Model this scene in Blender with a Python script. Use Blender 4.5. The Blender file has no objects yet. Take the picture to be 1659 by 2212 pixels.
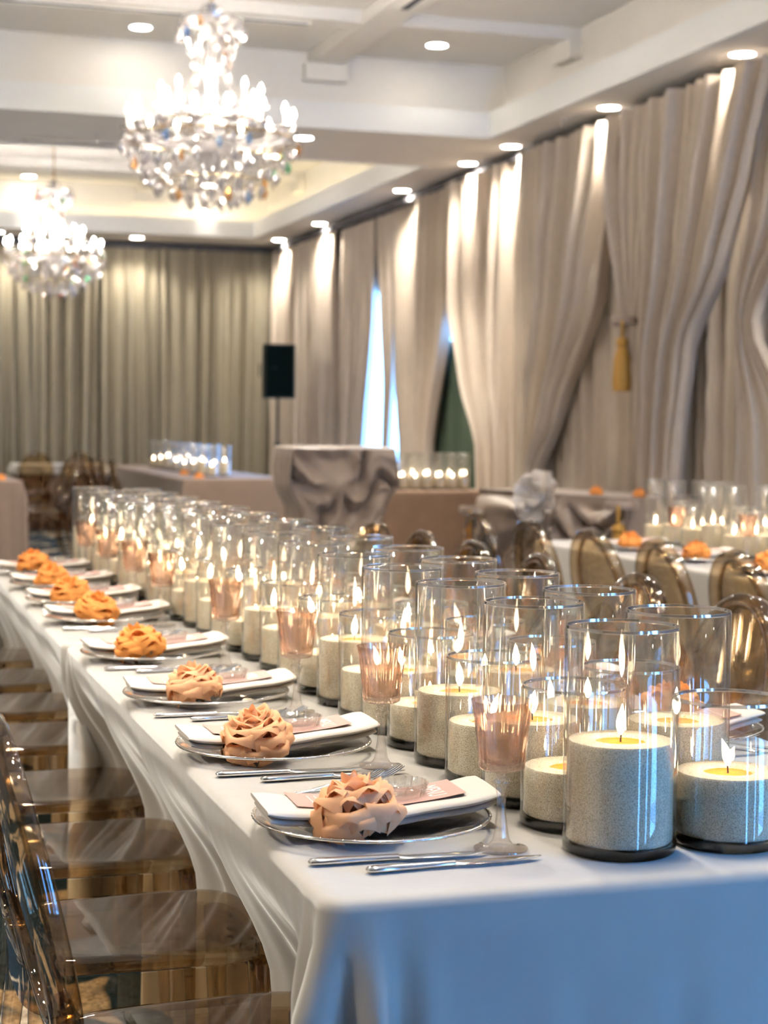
import bpy, math, random
from mathutils import Vector, Matrix
random.seed(7)
PI = math.pi
sc = bpy.context.scene
COL = sc.collection

# ------------------------------------------------------------------ camera
FPX, IW, IH = 3750.0, 1659.0, 2212.0
ZC = 1.328
cam_d = bpy.data.cameras.new('camera')
cam = bpy.data.objects.new('camera', cam_d); COL.objects.link(cam)
cam_d.sensor_fit = 'VERTICAL'; cam_d.sensor_height = 36.0
cam_d.lens = FPX / IH * 36.0
right = Vector((0.9539, -0.2999, 0.0093)); up = Vector((0.0069, 0.0530, 0.9986)); 
fwd = up.cross(right).normalized(); right = fwd.cross(up).normalized(); up = right.cross(fwd)
m = Matrix((right, up, -fwd)).transposed().to_4x4(); m.translation = Vector((0, 0, ZC))
cam.matrix_world = m
cam_d.dof.use_dof = True; cam_d.dof.focus_distance = 2.65; cam_d.dof.aperture_fstop = 5.6
cam_d.clip_start = 0.05; cam_d.clip_end = 200
sc.camera = cam

# ------------------------------------------------------------------ world: blue daylight outside the windows
w = bpy.data.worlds.new('World'); sc.world = w; w.use_nodes = True
bg = w.node_tree.nodes['Background']
bg.inputs[0].default_value = (0.13, 0.42, 1.0, 1); bg.inputs[1].default_value = 7.6

def portal(name, loc, rot, sx, sy):                       # guides daylight sampling through a real window opening
    l = bpy.data.lights.new(name, 'AREA'); l.shape = 'RECTANGLE'; l.size = sx; l.size_y = sy
    l.cycles.is_portal = True
    o = bpy.data.objects.new(name, l); COL.objects.link(o); o.location = loc; o.rotation_euler = rot
    return o
# the room
RX, LX, BY, FY = 5.5, -5.6, 22.0, -0.9      # right, left, back, front walls
SZ, TZ = 3.55, 4.15                          # soffit, tray ceiling
WIN_R = [(13.3, 16.2, 0.15, 2.75), (16.5, 18.6, 0.15, 2.75)]   # windows in the right wall (y0,y1,z0,z1)
WIN_F = [(1.58, 1.84, 0.02, 2.3), (2.60, 2.84, 0.02, 2.3), (3.25, 4.55, 0.02, 2.3)]                                                       # window in the wall behind the camera
for (a, b, z0, z1) in WIN_R:
    portal('daylight_portal', (RX + .1, (a + b) / 2, (z0 + z1) / 2), (0, PI / 2, 0), z1 - z0, b - a)
for (a, b, z0, z1) in WIN_F:
    portal('daylight_portal', ((a + b) / 2, FY - .1, (z0 + z1) / 2), (PI / 2, 0, 0), b - a, z1 - z0)

DOWN_W, WASH_W = 82.0, 48.0                  # downlight spot power
EXPO = 1.66
FLAME_E, BULB_E, COVE_E = 22.0, 150.0, 3.0
vs = sc.view_settings
vs.view_transform = 'Standard'; vs.look = 'None'; vs.exposure = EXPO; vs.gamma = 1.0; vs.use_curve_mapping = False
cy = sc.cycles
cy.max_bounces = 10; cy.diffuse_bounces = 3; cy.glossy_bounces = 4; cy.transmission_bounces = 8
cy.use_adaptive_sampling = True; cy.adaptive_threshold = .04; cy.adaptive_min_samples = 12
cy.transparent_max_bounces = 72; cy.sample_clamp_indirect = 5.0; cy.sample_clamp_direct = 0.0
cy.use_light_tree = False; cy.caustics_reflective = False; cy.caustics_refractive = False; cy.blur_glossy = 0.6

# ------------------------------------------------------------------ materials
def newmat(name):
    m = bpy.data.materials.new(name); m.use_nodes = True
    nt = m.node_tree; nt.nodes.clear()
    out = nt.nodes.new('ShaderNodeOutputMaterial')
    return m, nt, out
def N(nt, t, **kw):
    n = nt.nodes.new(t)
    for k, v in kw.items(): setattr(n, k, v)
    return n
def math_n(nt, op, a=None, b=None):
    n = N(nt, 'ShaderNodeMath', operation=op)
    for i, v in enumerate((a, b)):
        if v is None: continue
        if isinstance(v, (int, float)): n.inputs[i].default_value = v
        else: nt.links.new(v, n.inputs[i])
    return n.outputs[0]
def c4(c): return (c[0], c[1], c[2], 1)
def pbr(name, col, rough=.6, metal=0., sheen=0., spec=.5, bump=0., bscale=60., var=0., vscale=8., stretch=None, emit=None, estr=0., sss=0., trans=0.):
    m, nt, out = newmat(name)
    p = N(nt, 'ShaderNodeBsdfPrincipled'); L = nt.links.new
    p.inputs['Base Color'].default_value = c4(col); p.inputs['Roughness'].default_value = rough
    p.inputs['Metallic'].default_value = metal; p.inputs['Specular IOR Level'].default_value = spec
    if sheen: p.inputs['Sheen Weight'].default_value = sheen; p.inputs['Sheen Roughness'].default_value = .4
    if sss:
        p.inputs['Subsurface Weight'].default_value = sss; p.inputs['Subsurface Radius'].default_value = (.02, .012, .006); p.inputs['Subsurface Scale'].default_value = .5
    if emit: p.inputs['Emission Color'].default_value = c4(emit); p.inputs['Emission Strength'].default_value = estr
    if var or bump:
        tc = N(nt, 'ShaderNodeTexCoord'); src = tc.outputs['Object']
        if stretch:
            mp = N(nt, 'ShaderNodeMapping'); mp.inputs['Scale'].default_value = stretch; L(src, mp.inputs[0]); src = mp.outputs[0]
    if var:
        nz = N(nt, 'ShaderNodeTexNoise'); nz.inputs['Scale'].default_value = vscale; nz.inputs['Detail'].default_value = 5; L(src, nz.inputs['Vector'])
        mr = N(nt, 'ShaderNodeMapRange'); mr.inputs[1].default_value = .3; mr.inputs[2].default_value = .7
        mr.inputs[3].default_value = 1 - var; mr.inputs[4].default_value = 1 + var; L(nz.outputs[0], mr.inputs[0])
        mx = N(nt, 'ShaderNodeMix', data_type='RGBA', blend_type='MULTIPLY'); mx.inputs[0].default_value = 1
        mx.inputs[6].default_value = c4(col); L(mr.outputs[0], mx.inputs[7]); L(mx.outputs[2], p.inputs['Base Color'])
    if bump:
        nb = N(nt, 'ShaderNodeTexNoise'); nb.inputs['Scale'].default_value = bscale; nb.inputs['Detail'].default_value = 4; L(src, nb.inputs['Vector'])
        b = N(nt, 'ShaderNodeBump'); b.inputs['Strength'].default_value = bump; b.inputs['Distance'].default_value = .004
        L(nb.outputs[0], b.inputs['Height']); L(b.outputs[0], p.inputs['Normal'])
    sh = p.outputs[0]
    if trans:
        t = N(nt, 'ShaderNodeBsdfTranslucent'); t.inputs[0].default_value = c4(col)
        mxs = N(nt, 'ShaderNodeMixShader'); mxs.inputs[0].default_value = trans; L(sh, mxs.inputs[1]); L(t.outputs[0], mxs.inputs[2]); sh = mxs.outputs[0]
    L(sh, out.inputs[0])
    return m
def clear(name, tint=(1, 1, 1), edge=None, diff=0., f0=.045, rough=.02, wav=0., wscale=(14, 14, 3), power=5., refr=0., ior=1.45, gl=(1, 1, 1)):
    """clear thin glass or plastic: tinted see-through plus Schlick mirror reflection"""
    m, nt, out = newmat(name); L = nt.links.new
    lw = N(nt, 'ShaderNodeLayerWeight'); lw.inputs[0].default_value = .5
    g = N(nt, 'ShaderNodeBsdfGlossy'); g.inputs['Roughness'].default_value = rough; g.inputs[0].default_value = c4(gl)
    t = N(nt, 'ShaderNodeBsdfTransparent')
    if wav:
        tc = N(nt, 'ShaderNodeTexCoord'); mp = N(nt, 'ShaderNodeMapping'); mp.inputs['Scale'].default_value = wscale
        oi = N(nt, 'ShaderNodeObjectInfo'); 
        add = N(nt, 'ShaderNodeVectorMath', operation='ADD'); L(tc.outputs['Object'], add.inputs[0]); L(oi.outputs['Location'], add.inputs[1])
        L(add.outputs[0], mp.inputs[0])
        nz = N(nt, 'ShaderNodeTexNoise'); nz.inputs['Scale'].default_value = 1; nz.inputs['Detail'].default_value = 1.5; L(mp.outputs[0], nz.inputs['Vector'])
        b = N(nt, 'ShaderNodeBump'); b.inputs['Strength'].default_value = wav; b.inputs['Distance'].default_value = .01
        L(nz.outputs[0], b.inputs['Height']); L(b.outputs[0], g.inputs['Normal'])
    fac = math_n(nt, 'POWER', lw.outputs['Facing'], power)
    F = math_n(nt, 'ADD', math_n(nt, 'MULTIPLY', fac, 1 - f0), f0)
    if edge:
        mx = N(nt, 'ShaderNodeMix', data_type='RGBA'); L(math_n(nt, 'POWER', lw.outputs['Facing'], 3.), mx.inputs[0])
        mx.inputs[6].default_value = c4(tint); mx.inputs[7].default_value = c4(edge); L(mx.outputs[2], t.inputs[0])
    else: t.inputs[0].default_value = c4(tint)
    body = t.outputs[0]
    ms = N(nt, 'ShaderNodeMixShader'); L(F, ms.inputs[0]); L(body, ms.inputs[1]); L(g.outputs[0], ms.inputs[2])
    sh = ms.outputs[0]
    if refr:
        gb = N(nt, 'ShaderNodeBsdfGlass'); gb.inputs['IOR'].default_value = ior; gb.inputs['Roughness'].default_value = 0.0; gb.inputs[0].default_value = c4(tint)
        m2 = N(nt, 'ShaderNodeMixShader'); m2.inputs[0].default_value = refr; L(sh, m2.inputs[1]); L(gb.outputs[0], m2.inputs[2]); sh = m2.outputs[0]
    if diff:
        d = N(nt, 'ShaderNodeBsdfDiffuse'); d.inputs[0].default_value = (.92, .88, .86, 1)
        m3 = N(nt, 'ShaderNodeMixShader'); m3.inputs[0].default_value = diff; L(sh, m3.inputs[1]); L(d.outputs[0], m3.inputs[2]); sh = m3.outputs[0]
    L(sh, out.inputs[0])
    return m
def emis(name, col, s):
    m, nt, out = newmat(name); e = N(nt, 'ShaderNodeEmission'); e.inputs[0].default_value = c4(col); e.inputs[1].default_value = s
    nt.links.new(e.outputs[0], out.inputs[0]); return m
def carpet_mat():
    m, nt, out = newmat('carpet'); L = nt.links.new
    tc = N(nt, 'ShaderNodeTexCoord'); p = N(nt, 'ShaderNodeBsdfPrincipled'); p.inputs['Roughness'].default_value = .95; p.inputs['Specular IOR Level'].default_value = .1
    nz = N(nt, 'ShaderNodeTexNoise'); nz.inputs['Scale'].default_value = 2.1; nz.inputs['Detail'].default_value = 2; nz.inputs['Distortion'].default_value = 1.6; L(tc.outputs['Object'], nz.inputs['Vector'])
    r = N(nt, 'ShaderNodeValToRGB'); e = r.color_ramp.elements
    e[0].position = .0; e[0].color = (.012, .030, .055, 1); e[1].position = .54; e[1].color = (.014, .034, .060, 1)
    a = e.new(.565); a.color = (.45, .40, .33, 1); b = e.new(.64); b.color = (.42, .36, .29, 1); c = e.new(.67); c.color = (.05, .10, .14, 1)
    L(nz.outputs[0], r.inputs[0])
    n2 = N(nt, 'ShaderNodeTexNoise'); n2.inputs['Scale'].default_value = 40; n2.inputs['Distortion'].default_value = 2; L(tc.outputs['Object'], n2.inputs['Vector'])
    mr = N(nt, 'ShaderNodeMapRange'); mr.inputs[1].default_value = .35; mr.inputs[2].default_value = .65; mr.inputs[3].default_value = .6; mr.inputs[4].default_value = 1.3; L(n2.outputs[0], mr.inputs[0])
    mx = N(nt, 'ShaderNodeMix', data_type='RGBA', blend_type='MULTIPLY'); mx.inputs[0].default_value = 1; L(r.outputs[0], mx.inputs[6]); L(mr.outputs[0], mx.inputs[7])
    L(mx.outputs[2], p.inputs['Base Color'])
    bp = N(nt, 'ShaderNodeBump'); bp.inputs['Strength'].default_value = .5; bp.inputs['Distance'].default_value = .006
    n3 = N(nt, 'ShaderNodeTexNoise'); n3.inputs['Scale'].default_value = 260; L(tc.outputs['Object'], n3.inputs['Vector']); L(n3.outputs[0], bp.inputs['Height']); L(bp.outputs[0], p.inputs['Normal'])
    L(p.outputs[0], out.inputs[0]); return m
def sand_mat():
    m, nt, out = newmat('sand'); L = nt.links.new
    tc = N(nt, 'ShaderNodeTexCoord'); p = N(nt, 'ShaderNodeBsdfPrincipled'); p.inputs['Roughness'].default_value = .9; p.inputs['Specular IOR Level'].default_value = .2
    nz = N(nt, 'ShaderNodeTexNoise'); nz.inputs['Scale'].default_value = 780; nz.inputs['Detail'].default_value = 2; L(tc.outputs['Object'], nz.inputs['Vector'])
    r = N(nt, 'ShaderNodeValToRGB'); e = r.color_ramp.elements
    e[0].position = .36; e[0].color = (.50, .37, .22, 1); e[1].position = .56; e[1].color = (.95, .83, .63, 1)
    L(nz.outputs[0], r.inputs[0]); L(r.outputs[0], p.inputs['Base Color'])
    b = N(nt, 'ShaderNodeBump'); b.inputs['Strength'].default_value = .6; b.inputs['Distance'].default_value = .002; L(nz.outputs[0], b.inputs['Height']); L(b.outputs[0], p.inputs['Normal'])
    L(p.outputs[0], out.inputs[0]); return m
M = {}
M['ceiling'] = pbr('ceiling_paint', (.93, .885, .815), .85, var=.02, vscale=3)
M['ceiling_white'] = pbr('ceiling_white_paint', (.92, .92, .90), .8)
M['wall'] = pbr('wall_paint', (.10, .10, .115), .9, var=.05)  # dark tone carries the shadow of the gap above the drapes
M['wall_light'] = pbr('wall_paint_taupe', (.80, .74, .66), .9, var=.05)
M['wall_brown'] = pbr('wall_paint_brown', (.16, .13, .11), .9, var=.05)
M['carpet'] = carpet_mat()
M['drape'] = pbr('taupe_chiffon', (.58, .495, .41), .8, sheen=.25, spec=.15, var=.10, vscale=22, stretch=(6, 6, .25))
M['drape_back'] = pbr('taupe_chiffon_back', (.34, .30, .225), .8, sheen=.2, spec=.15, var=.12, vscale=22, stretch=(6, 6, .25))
M['linen'] = pbr('cream_velvet', (.47, .435, .385), .75, sheen=1.0, spec=.2, bump=.25, bscale=18, var=.03, vscale=14)
M['linen_taupe'] = pbr('taupe_velvet', (.27, .175, .12), .8, sheen=.3, spec=.2, var=.08, vscale=9)
M['linen_mauve'] = pbr('mauve_linen', (.22, .16, .125), .8, sheen=.25, spec=.2, var=.05, vscale=9)
M['satin'] = pbr('champagne_satin', (.37, .285, .225), .42, sheen=.3, spec=.4, var=.05, vscale=9)
M['napkin'] = pbr('ivory_napkin', (.64, .585, .52), .8, sheen=.3, spec=.15, bump=.15, bscale=120)
M['card'] = pbr('blush_card', (.52, .31, .265), .75)
M['ink'] = pbr('white_ink', (.92, .88, .84), .6)
M['steel'] = pbr('polished_steel', (.78, .78, .78), .12, metal=1.)
M['silver'] = pbr('silver_rim', (.85, .83, .80), .15, metal=1.)
M['gold'] = pbr('gold_thread', (.55, .30, .06), .5, metal=.35, bump=.5, bscale=200, stretch=(4, 4, .3))
M['gold_metal'] = pbr('gilt_brass', (.75, .56, .30), .25, metal=1.)
M['black'] = pbr('black_plastic', (.006, .011, .009), .7)
M['blackgrille'] = pbr('black_grille', (.003, .007, .006), 1., spec=.05, bump=.6, bscale=300)
M['sand'] = sand_mat()
M['wax'] = pbr('flame_glow_wax', (.80, .27, .015), .3)  # orange glow of the flame is put into the wax colour
M['wick'] = pbr('charred_wick', (.015, .012, .02), .9)
M['flame'] = emis('flame', (1.0, .73, .46), FLAME_E)
M['bulb'] = emis('candle_bulb', (1.0, .91, .80), BULB_E)
M['downlight'] = emis('downlight_lens', (1.0, .90, .76), 22.0)
M['cove'] = emis('cove_strip', (1.0, .84, .50), COVE_E)
M['vase'] = clear('clear_vase_glass', (.985, .99, .985), (.80, .83, .82), f0=.065, rough=.015, wav=.07, wscale=(26, 26, 5))
M['vasebase'] = clear('thick_vase_base', (.42, .43, .39), (.06, .07, .06), f0=.07, rough=.02)
M['rimglass'] = clear('polished_glass_rim', (.95, .96, .95), (.9, .9, .9), f0=.42, rough=.10, power=2.)
M['goblet'] = clear('blush_crystal', (.955, .865, .815), (.74, .55, .47), f0=.08, rough=.02, refr=.20, ior=1.35)
M['goblet_stem'] = clear('clear_crystal_stem', (.99, .975, .965), (.84, .78, .75), f0=.09, rough=.02, refr=.08, ior=1.4)
M['plate'] = clear('clear_plate_glass', (.93, .93, .92), (.70, .70, .70), f0=.07, rough=.03)
M['dish'] = clear('cut_glass', (.98, .98, .97), (.80, .79, .78), f0=.14, rough=.03, refr=.15)
M['ghost'] = clear('smoky_amber_acrylic', (.86, .745, .57), (.30, .19, .09), f0=.06, rough=.03)
M['ghost_edge'] = clear('smoky_amber_acrylic_thick', (.80, .70, .56), (.20, .14, .08), f0=.07, rough=.03)
M['crystal'] = clear('cut_crystal', (.98, .96, .95), (.74, .70, .68), f0=.26, rough=.05, power=2.5, diff=.10)
M['crystal_w'] = clear('frosted_crystal', (.92, .88, .86), (.66, .62, .60), f0=.38, rough=.18, power=2., diff=.30)
for glint_tint, c in (('amber', (1, .55, .12)), ('rose', (1, .22, .22)), ('azure', (.25, .55, 1)), ('mint', (.25, .9, .55))):  # tints stand in for the colour glints of clear crystal
    M['crystal_' + glint_tint] = clear('crystal_' + glint_tint, [.65 + .35 * q for q in c], None, f0=.40, rough=.08, power=2., gl=c, diff=.05)
M['pane'] = clear('window_glass', (.97, .98, .98), f0=.05, rough=.01)
M['frame'] = pbr('window_frame_paint', (.55, .55, .55), .5)
M['green'] = pbr('dark_green_curtain', (.055, .085, .055), .8, var=.2, vscale=22, stretch=(6, 6, .25))
M['paving'] = pbr('pale_paving', (.5, .5, .5), .9, var=.1)
M['leafgreen'] = pbr('sepal_green', (.05, .16, .05), .6)
M['petal_peach'] = pbr('peach_petal', (.93, .52, .28), .6, spec=.2, var=.07, vscale=30, trans=.25)
M['petal_orange'] = pbr('orange_petal', (.88, .36, .09), .6, spec=.2, var=.08, vscale=30, trans=.25)
M['petal_white'] = pbr('white_petal', (.90, .84, .79), .6, spec=.2, trans=.2)
M['wood'] = pbr('birch_plywood', (.42, .28, .16), .5)

# ------------------------------------------------------------------ mesh helpers
class MB:
    def __init__(s): s.v = []; s.f = []
    def add(s, vs, fs):
        o = len(s.v); s.v += [tuple(x) for x in vs]; s.f += [tuple(i + o for i in q) for q in fs]; return s
    def box(s, x0, x1, y0, y1, z0, z1):
        return s.add([(x0, y0, z0), (x1, y0, z0), (x1, y1, z0), (x0, y1, z0), (x0, y0, z1), (x1, y0, z1), (x1, y1, z1), (x0, y1, z1)],
                     [(0, 3, 2, 1), (4, 5, 6, 7), (0, 1, 5, 4), (1, 2, 6, 5), (2, 3, 7, 6), (3, 0, 4, 7)])
    def lathe(s, prof, n=32, cx=0, cy=0, closed=False, rfun=None):
        """prof: list of (r,z). r==0 collapses to a pole."""
        rings = []; vs = []; fs = []
        for k, (r, z) in enumerate(prof):
            if r <= 1e-6: rings.append([len(vs)]); vs.append((cx, cy, z))
            else:
                st = len(vs); rings.append(list(range(st, st + n)))
                for i in range(n):
                    a = 2 * PI * i / n; rr = r * (rfun(a, k, z) if rfun else 1)
                    vs.append((cx + rr * math.cos(a), cy + rr * math.sin(a), z))
        pairs = list(zip(rings, rings[1:]))
        if closed: pairs.append((rings[-1], rings[0]))
        for A, B in pairs:
            if len(A) == 1 and len(B) == 1: continue
            for i in range(n):
                j = (i + 1) % n
                if len(A) == 1: fs.append((A[0], B[j], B[i]))
                elif len(B) == 1: fs.append((A[i], A[j], B[0]))
                else: fs.append((A[i], A[j], B[j], B[i]))
        return s.add(vs, fs)
    def tube(s, pts, rads, n=8, caps=True, flat=None):
        pts = [Vector(p) for p in pts]
        if not hasattr(rads, '__len__'): rads = [rads] * len(pts)
        vs = []; fs = []; prev = None
        for k, p in enumerate(pts):
            t = (pts[min(k + 1, len(pts) - 1)] - pts[max(k - 1, 0)]).normalized()
            if prev is None:
                a = Vector((0, 0, 1)) if abs(t.z) < .9 else Vector((1, 0, 0))
                u = t.cross(a).normalized()
            else: u = (prev - t * prev.dot(t)).normalized()
            prev = u; v = t.cross(u)
            for i in range(n):
                a = 2 * PI * i / n
                fu, fv = (flat if flat else (1, 1))
                vs.append(p + (u * math.cos(a) * fu + v * math.sin(a) * fv) * rads[k])
        for k in range(len(pts) - 1):
            for i in range(n):
                j = (i + 1) % n; fs.append((k * n + i, k * n + j, (k + 1) * n + j, (k + 1) * n + i))
        if caps: fs.append(tuple(range(n - 1, -1, -1))); fs.append(tuple((len(pts) - 1) * n + i for i in range(n)))
        return s.add(vs, fs)
    def grid(s, nu, nv, fn, closed_u=False):
        vs = [fn(i / (nu if closed_u else nu - 1), j / (nv - 1)) for j in range(nv) for i in range(nu)]
        fs = []
        for j in range(nv - 1):
            for i in range(nu if closed_u else nu - 1):
                k = (i + 1) % nu; fs.append((j * nu + i, j * nu + k, (j + 1) * nu + k, (j + 1) * nu + i))
        return s.add(vs, fs)
    def mesh(s, name, mat, smooth=True, angle=40):
        me = bpy.data.meshes.new(name); me.from_pydata(s.v, [], s.f); me.update()
        if mat: me.materials.append(M[mat])
        if smooth:
            me.shade_smooth()
            if angle: me.set_sharp_from_angle(angle=math.radians(angle))
        return me
    def build(s, name, mat, parent=None, loc=None, smooth=True, angle=40):
        return inst(name, s.mesh(name, mat, smooth, angle), parent, loc)
def inst(name, me, parent=None, loc=None, rot=None, scale=None):
    o = bpy.data.objects.new(name, me); COL.objects.link(o)
    if parent: o.parent = parent
    if loc is not None: o.location = loc
    if rot is not None: o.rotation_euler = rot
    if scale is not None: o.scale = scale
    return o
def tag(o, label=None, cat=None, group=None, kind=None):
    if label: o['label'] = label
    if cat: o['category'] = cat
    if group: o['group'] = group
    if kind: o['kind'] = kind
    return o
def thing(name, label, cat, loc=(0, 0, 0), rotz=0, group=None):
    o = bpy.data.objects.new(name, None); COL.objects.link(o); o.empty_display_size = .05
    o.location = loc; o.rotation_euler = (0, 0, rotz)
    return tag(o, label, cat, group)
def struct(name, mb, mat, smooth=False, label=None):
    o = mb.build(name, mat, smooth=smooth); o['kind'] = 'structure'
    if label: o['label'] = label
    return o
def copy_tree(o, parent=None):
    c = o.copy(); COL.objects.link(c); c.parent = parent
    for ch in list(o.children): copy_tree(ch, c)
    return c
ORD = ('first second third fourth fifth sixth seventh eighth ninth tenth eleventh twelfth thirteenth fourteenth fifteenth sixteenth seventeenth '
       'eighteenth nineteenth twentieth twenty-first twenty-second twenty-third twenty-fourth twenty-fifth twenty-sixth twenty-seventh twenty-eighth '
       'twenty-ninth thirtieth thirty-first thirty-second thirty-third').split()
def ss(a, b, x):
    t = max(0., min(1., (x - a) / (b - a))); return t * t * (3 - 2 * t)

# ------------------------------------------------------------------ room shell
struct('floor', MB().box(LX - .1, RX + .12, FY - .12, BY + .12, -.1, 0), 'carpet', label='dark blue carpet with cream scrolls')
def wall_with_openings(axis, c0, c1, a0, a1, z0, z1, wins):
    mb = MB()
    def seg(p, q, r, t):
        if axis == 'x': mb.box(c0, c1, p, q, r, t)
        else: mb.box(p, q, c0, c1, r, t)
    cur = a0
    for (p, q, r, t) in sorted(wins):
        seg(cur, p, z0, z1); seg(p, q, z0, r); seg(p, q, t, z1); cur = q
    seg(cur, a1, z0, z1)
    return mb
struct('wall_right', wall_with_openings('x', RX, RX + .12, FY, BY, 0, 4.4, WIN_R), 'wall', label='wall behind the taupe drapes, toned dark like the shadowed gap')
struct('wall_front', wall_with_openings('y', FY - .12, FY, LX, RX, 0, 4.4, WIN_F), 'wall_brown', label='brown wall with tall windows behind the camera')
struct('wall_left', MB().box(LX - .1, LX, FY, BY, 0, 4.4), 'wall_light')
struct('wall_back', MB().box(LX, RX, BY, BY + .12, 0, 4.4), 'wall')
wi = 1
for k, (a, b, z0, z1) in enumerate(WIN_R):
    mb = MB(); t = .05
    mb.box(RX + .02, RX + .10, a, a + t, z0, z1).box(RX + .02, RX + .10, b - t, b, z0, z1).box(RX + .02, RX + .10, a + t, b - t, z0, z0 + t).box(RX + .02, RX + .10, a + t, b - t, z1 - t, z1)
    f = struct('window_%d' % wi, mb, 'frame'); wi += 1
    MB().box(RX + .055, RX + .061, a + t, b - t, z0 + t, z1 - t).build('pane', 'pane', f, smooth=False)
for (a, b, z0, z1) in WIN_F:
    mb = MB(); t = .03
    mb.box(a, a + t, FY - .10, FY - .02, z0, z1).box(b - t, b, FY - .10, FY - .02, z0, z1).box(a + t, b - t, FY - .10, FY - .02, z0, z0 + t).box(a + t, b - t, FY - .10, FY - .02, z1 - t, z1)
    f = struct('window_%d' % wi, mb, 'frame'); wi += 1
    MB().box(a + t, b - t, FY - .061, FY - .055, z0 + t, z1 - t).build('pane', 'pane', f, smooth=False)
# ground outside
struct('ground_outside', MB().box(RX + .12, RX + 9, FY - 6, BY + 4, -.15, -.02), 'paving', label='pale paving outside the windows')
# ceiling: soffit with two trays
T1 = (-.70, 4.90, 7.10, 12.89); T2 = (-.70, 4.90, 14.52, 20.94); T0 = (-.70, 4.90, .20, 6.0)
mb = MB(); zt = SZ + .05
for (y0, y1) in ((FY, T0[2]), (T0[3], T1[2]), (T1[3], T2[2]), (T2[3], BY)): mb.box(LX, RX, y0, y1, SZ, zt)
for t in (T0, T1, T2): mb.box(LX, t[0], t[2], t[3], SZ, zt).box(t[1], RX, t[2], t[3], SZ, zt)
struct('ceiling', mb, 'ceiling', label='beige painted ceiling soffit around the trays')
def tray(n, t):
    x0, x1, y0, y1 = t; th = .05; lz = 3.75; rc = .20
    lip = MB()
    e = .006
    lip.box(x0 - th, x0 + e, y0 - th, y1 + th, SZ - .004, lz).box(x1 - e, x1 + th, y0 - th, y1 + th, SZ - .004, lz)
    lip.box(x0 + e, x1 - e, y0 - th, y0 + e, SZ - .004, lz).box(x0 + e, x1 - e, y1 - e, y1 + th, SZ - .004, lz)
    struct('trim_%d' % n, lip, 'ceiling_white', label='white fascia of the ceiling tray')
    b = MB(); X0, X1, Y0, Y1 = x0 - rc, x1 + rc, y0 - rc, y1 + rc
    b.box(X0 - .04, X0, Y0, Y1, zt, TZ).box(X1, X1 + .04, Y0, Y1, zt, TZ).box(X0, X1, Y0 - .04, Y0, zt, TZ).box(X0, X1, Y1, Y1 + .04, zt, TZ)
    b.box(X0 - .04, X1 + .04, Y0 - .04, Y1 + .04, TZ, TZ + .05)
    o = struct('ceiling', b, 'ceiling', label='raised ceiling of the tray')
    # shallow plaster beams with brackets at their ends
    cxm, cym = 2.1, (y0 + y1) / 2
    for sx in (-1, 1):
        bx = cxm + sx * 1.50
        MB().box(bx - .13, bx + .13, Y0, Y1, TZ - .09, TZ).build('ceiling_beam', 'ceiling', o, smooth=False)
        for yy, s in ((Y0, 1), (Y1, -1)):
            a, c = sorted((yy, yy + s * .10)); MB().box(bx - .17, bx + .17, a, c, TZ - .22, TZ - .09).build('beam_bracket', 'ceiling', o, smooth=False)
    for sy in (-1, 1):
        by = cym + sy * 1.75
        segs = [(X0, cxm - 1.63), (cxm - 1.37, cxm + 1.37), (cxm + 1.63, X1)]
        for (p, q) in segs: MB().box(p, q, by - .13, by + .13, TZ - .085, TZ).build('ceiling_beam', 'ceiling', o, smooth=False)
        for xx, s in ((X0, 1), (X1, -1)):
            a, c = sorted((xx, xx + s * .10)); MB().box(a, c, by - .17, by + .17, TZ - .22, TZ - .085).build('beam_bracket', 'ceiling', o, smooth=False)
    return o
tray(1, T1); tray(2, T2); tray(3, T0)
# cove light strips hidden behind the fascia of the far tray
x0, x1, y0, y1 = T2
for nm, bb in (('far', (x0, x1, y1 + .08, y1 + .13)), ('near', (x0, x1, y0 - .13, y0 - .08)), ('right', (x1 + .08, x1 + .13, y0, y1)), ('left', (x0 - .13, x0 - .08, y0, y1))):
    c = thing('cove_light', 'warm strip light hidden behind the %s fascia of the far ceiling tray' % nm, 'light', ((bb[0] + bb[1]) / 2, (bb[2] + bb[3]) / 2, zt + .004), 0, 'cove strips')
    hx, hy = (bb[1] - bb[0]) / 2, (bb[3] - bb[2]) / 2
    MB().box(-hx, hx, -hy, hy, 0, .03).build('housing', 'ceiling_white', c, smooth=False)
    MB().box(-hx + .004, hx - .004, -hy + .004, hy - .004, .0305, .036).build('strip', 'cove', c, smooth=False)
# slot diffusers, sprinklers
def slot(x0, x1, y0, y1, z, label):
    o = thing('slot_diffuser', label, 'air vent', ((x0 + x1) / 2, (y0 + y1) / 2, z), 0, 'ceiling slot diffusers')
    hx, hy = (x1 - x0) / 2, (y1 - y0) / 2
    MB().box(-hx, hx, -hy, hy, -.012, -.001).build('slot', 'wall', o, smooth=False)
    if hx > hy: MB().box(-hx - .015, hx + .015, -hy - .015, -hy, -.016, -.001).box(-hx - .015, hx + .015, hy, hy + .015, -.016, -.001).build('frame', 'ceiling', o, smooth=False)
    else: MB().box(-hx - .015, -hx, -hy, hy, -.016, -.001).box(hx, hx + .015, -hy, hy, -.016, -.001).build('frame', 'ceiling', o, smooth=False)
slot(1.0, 3.12, 11.72, 11.78, TZ - .085, 'long dark slot air vent across the near tray above the large chandelier')
slot(3.57, 3.63, 9.0, 11.1, TZ - .09, 'slot air vent running toward the camera at the top of the near tray')
slot(1.42, 2.16, 14.18, 14.25, SZ, 'short dark slot air vent in the soffit left of the large chandelier')
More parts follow.
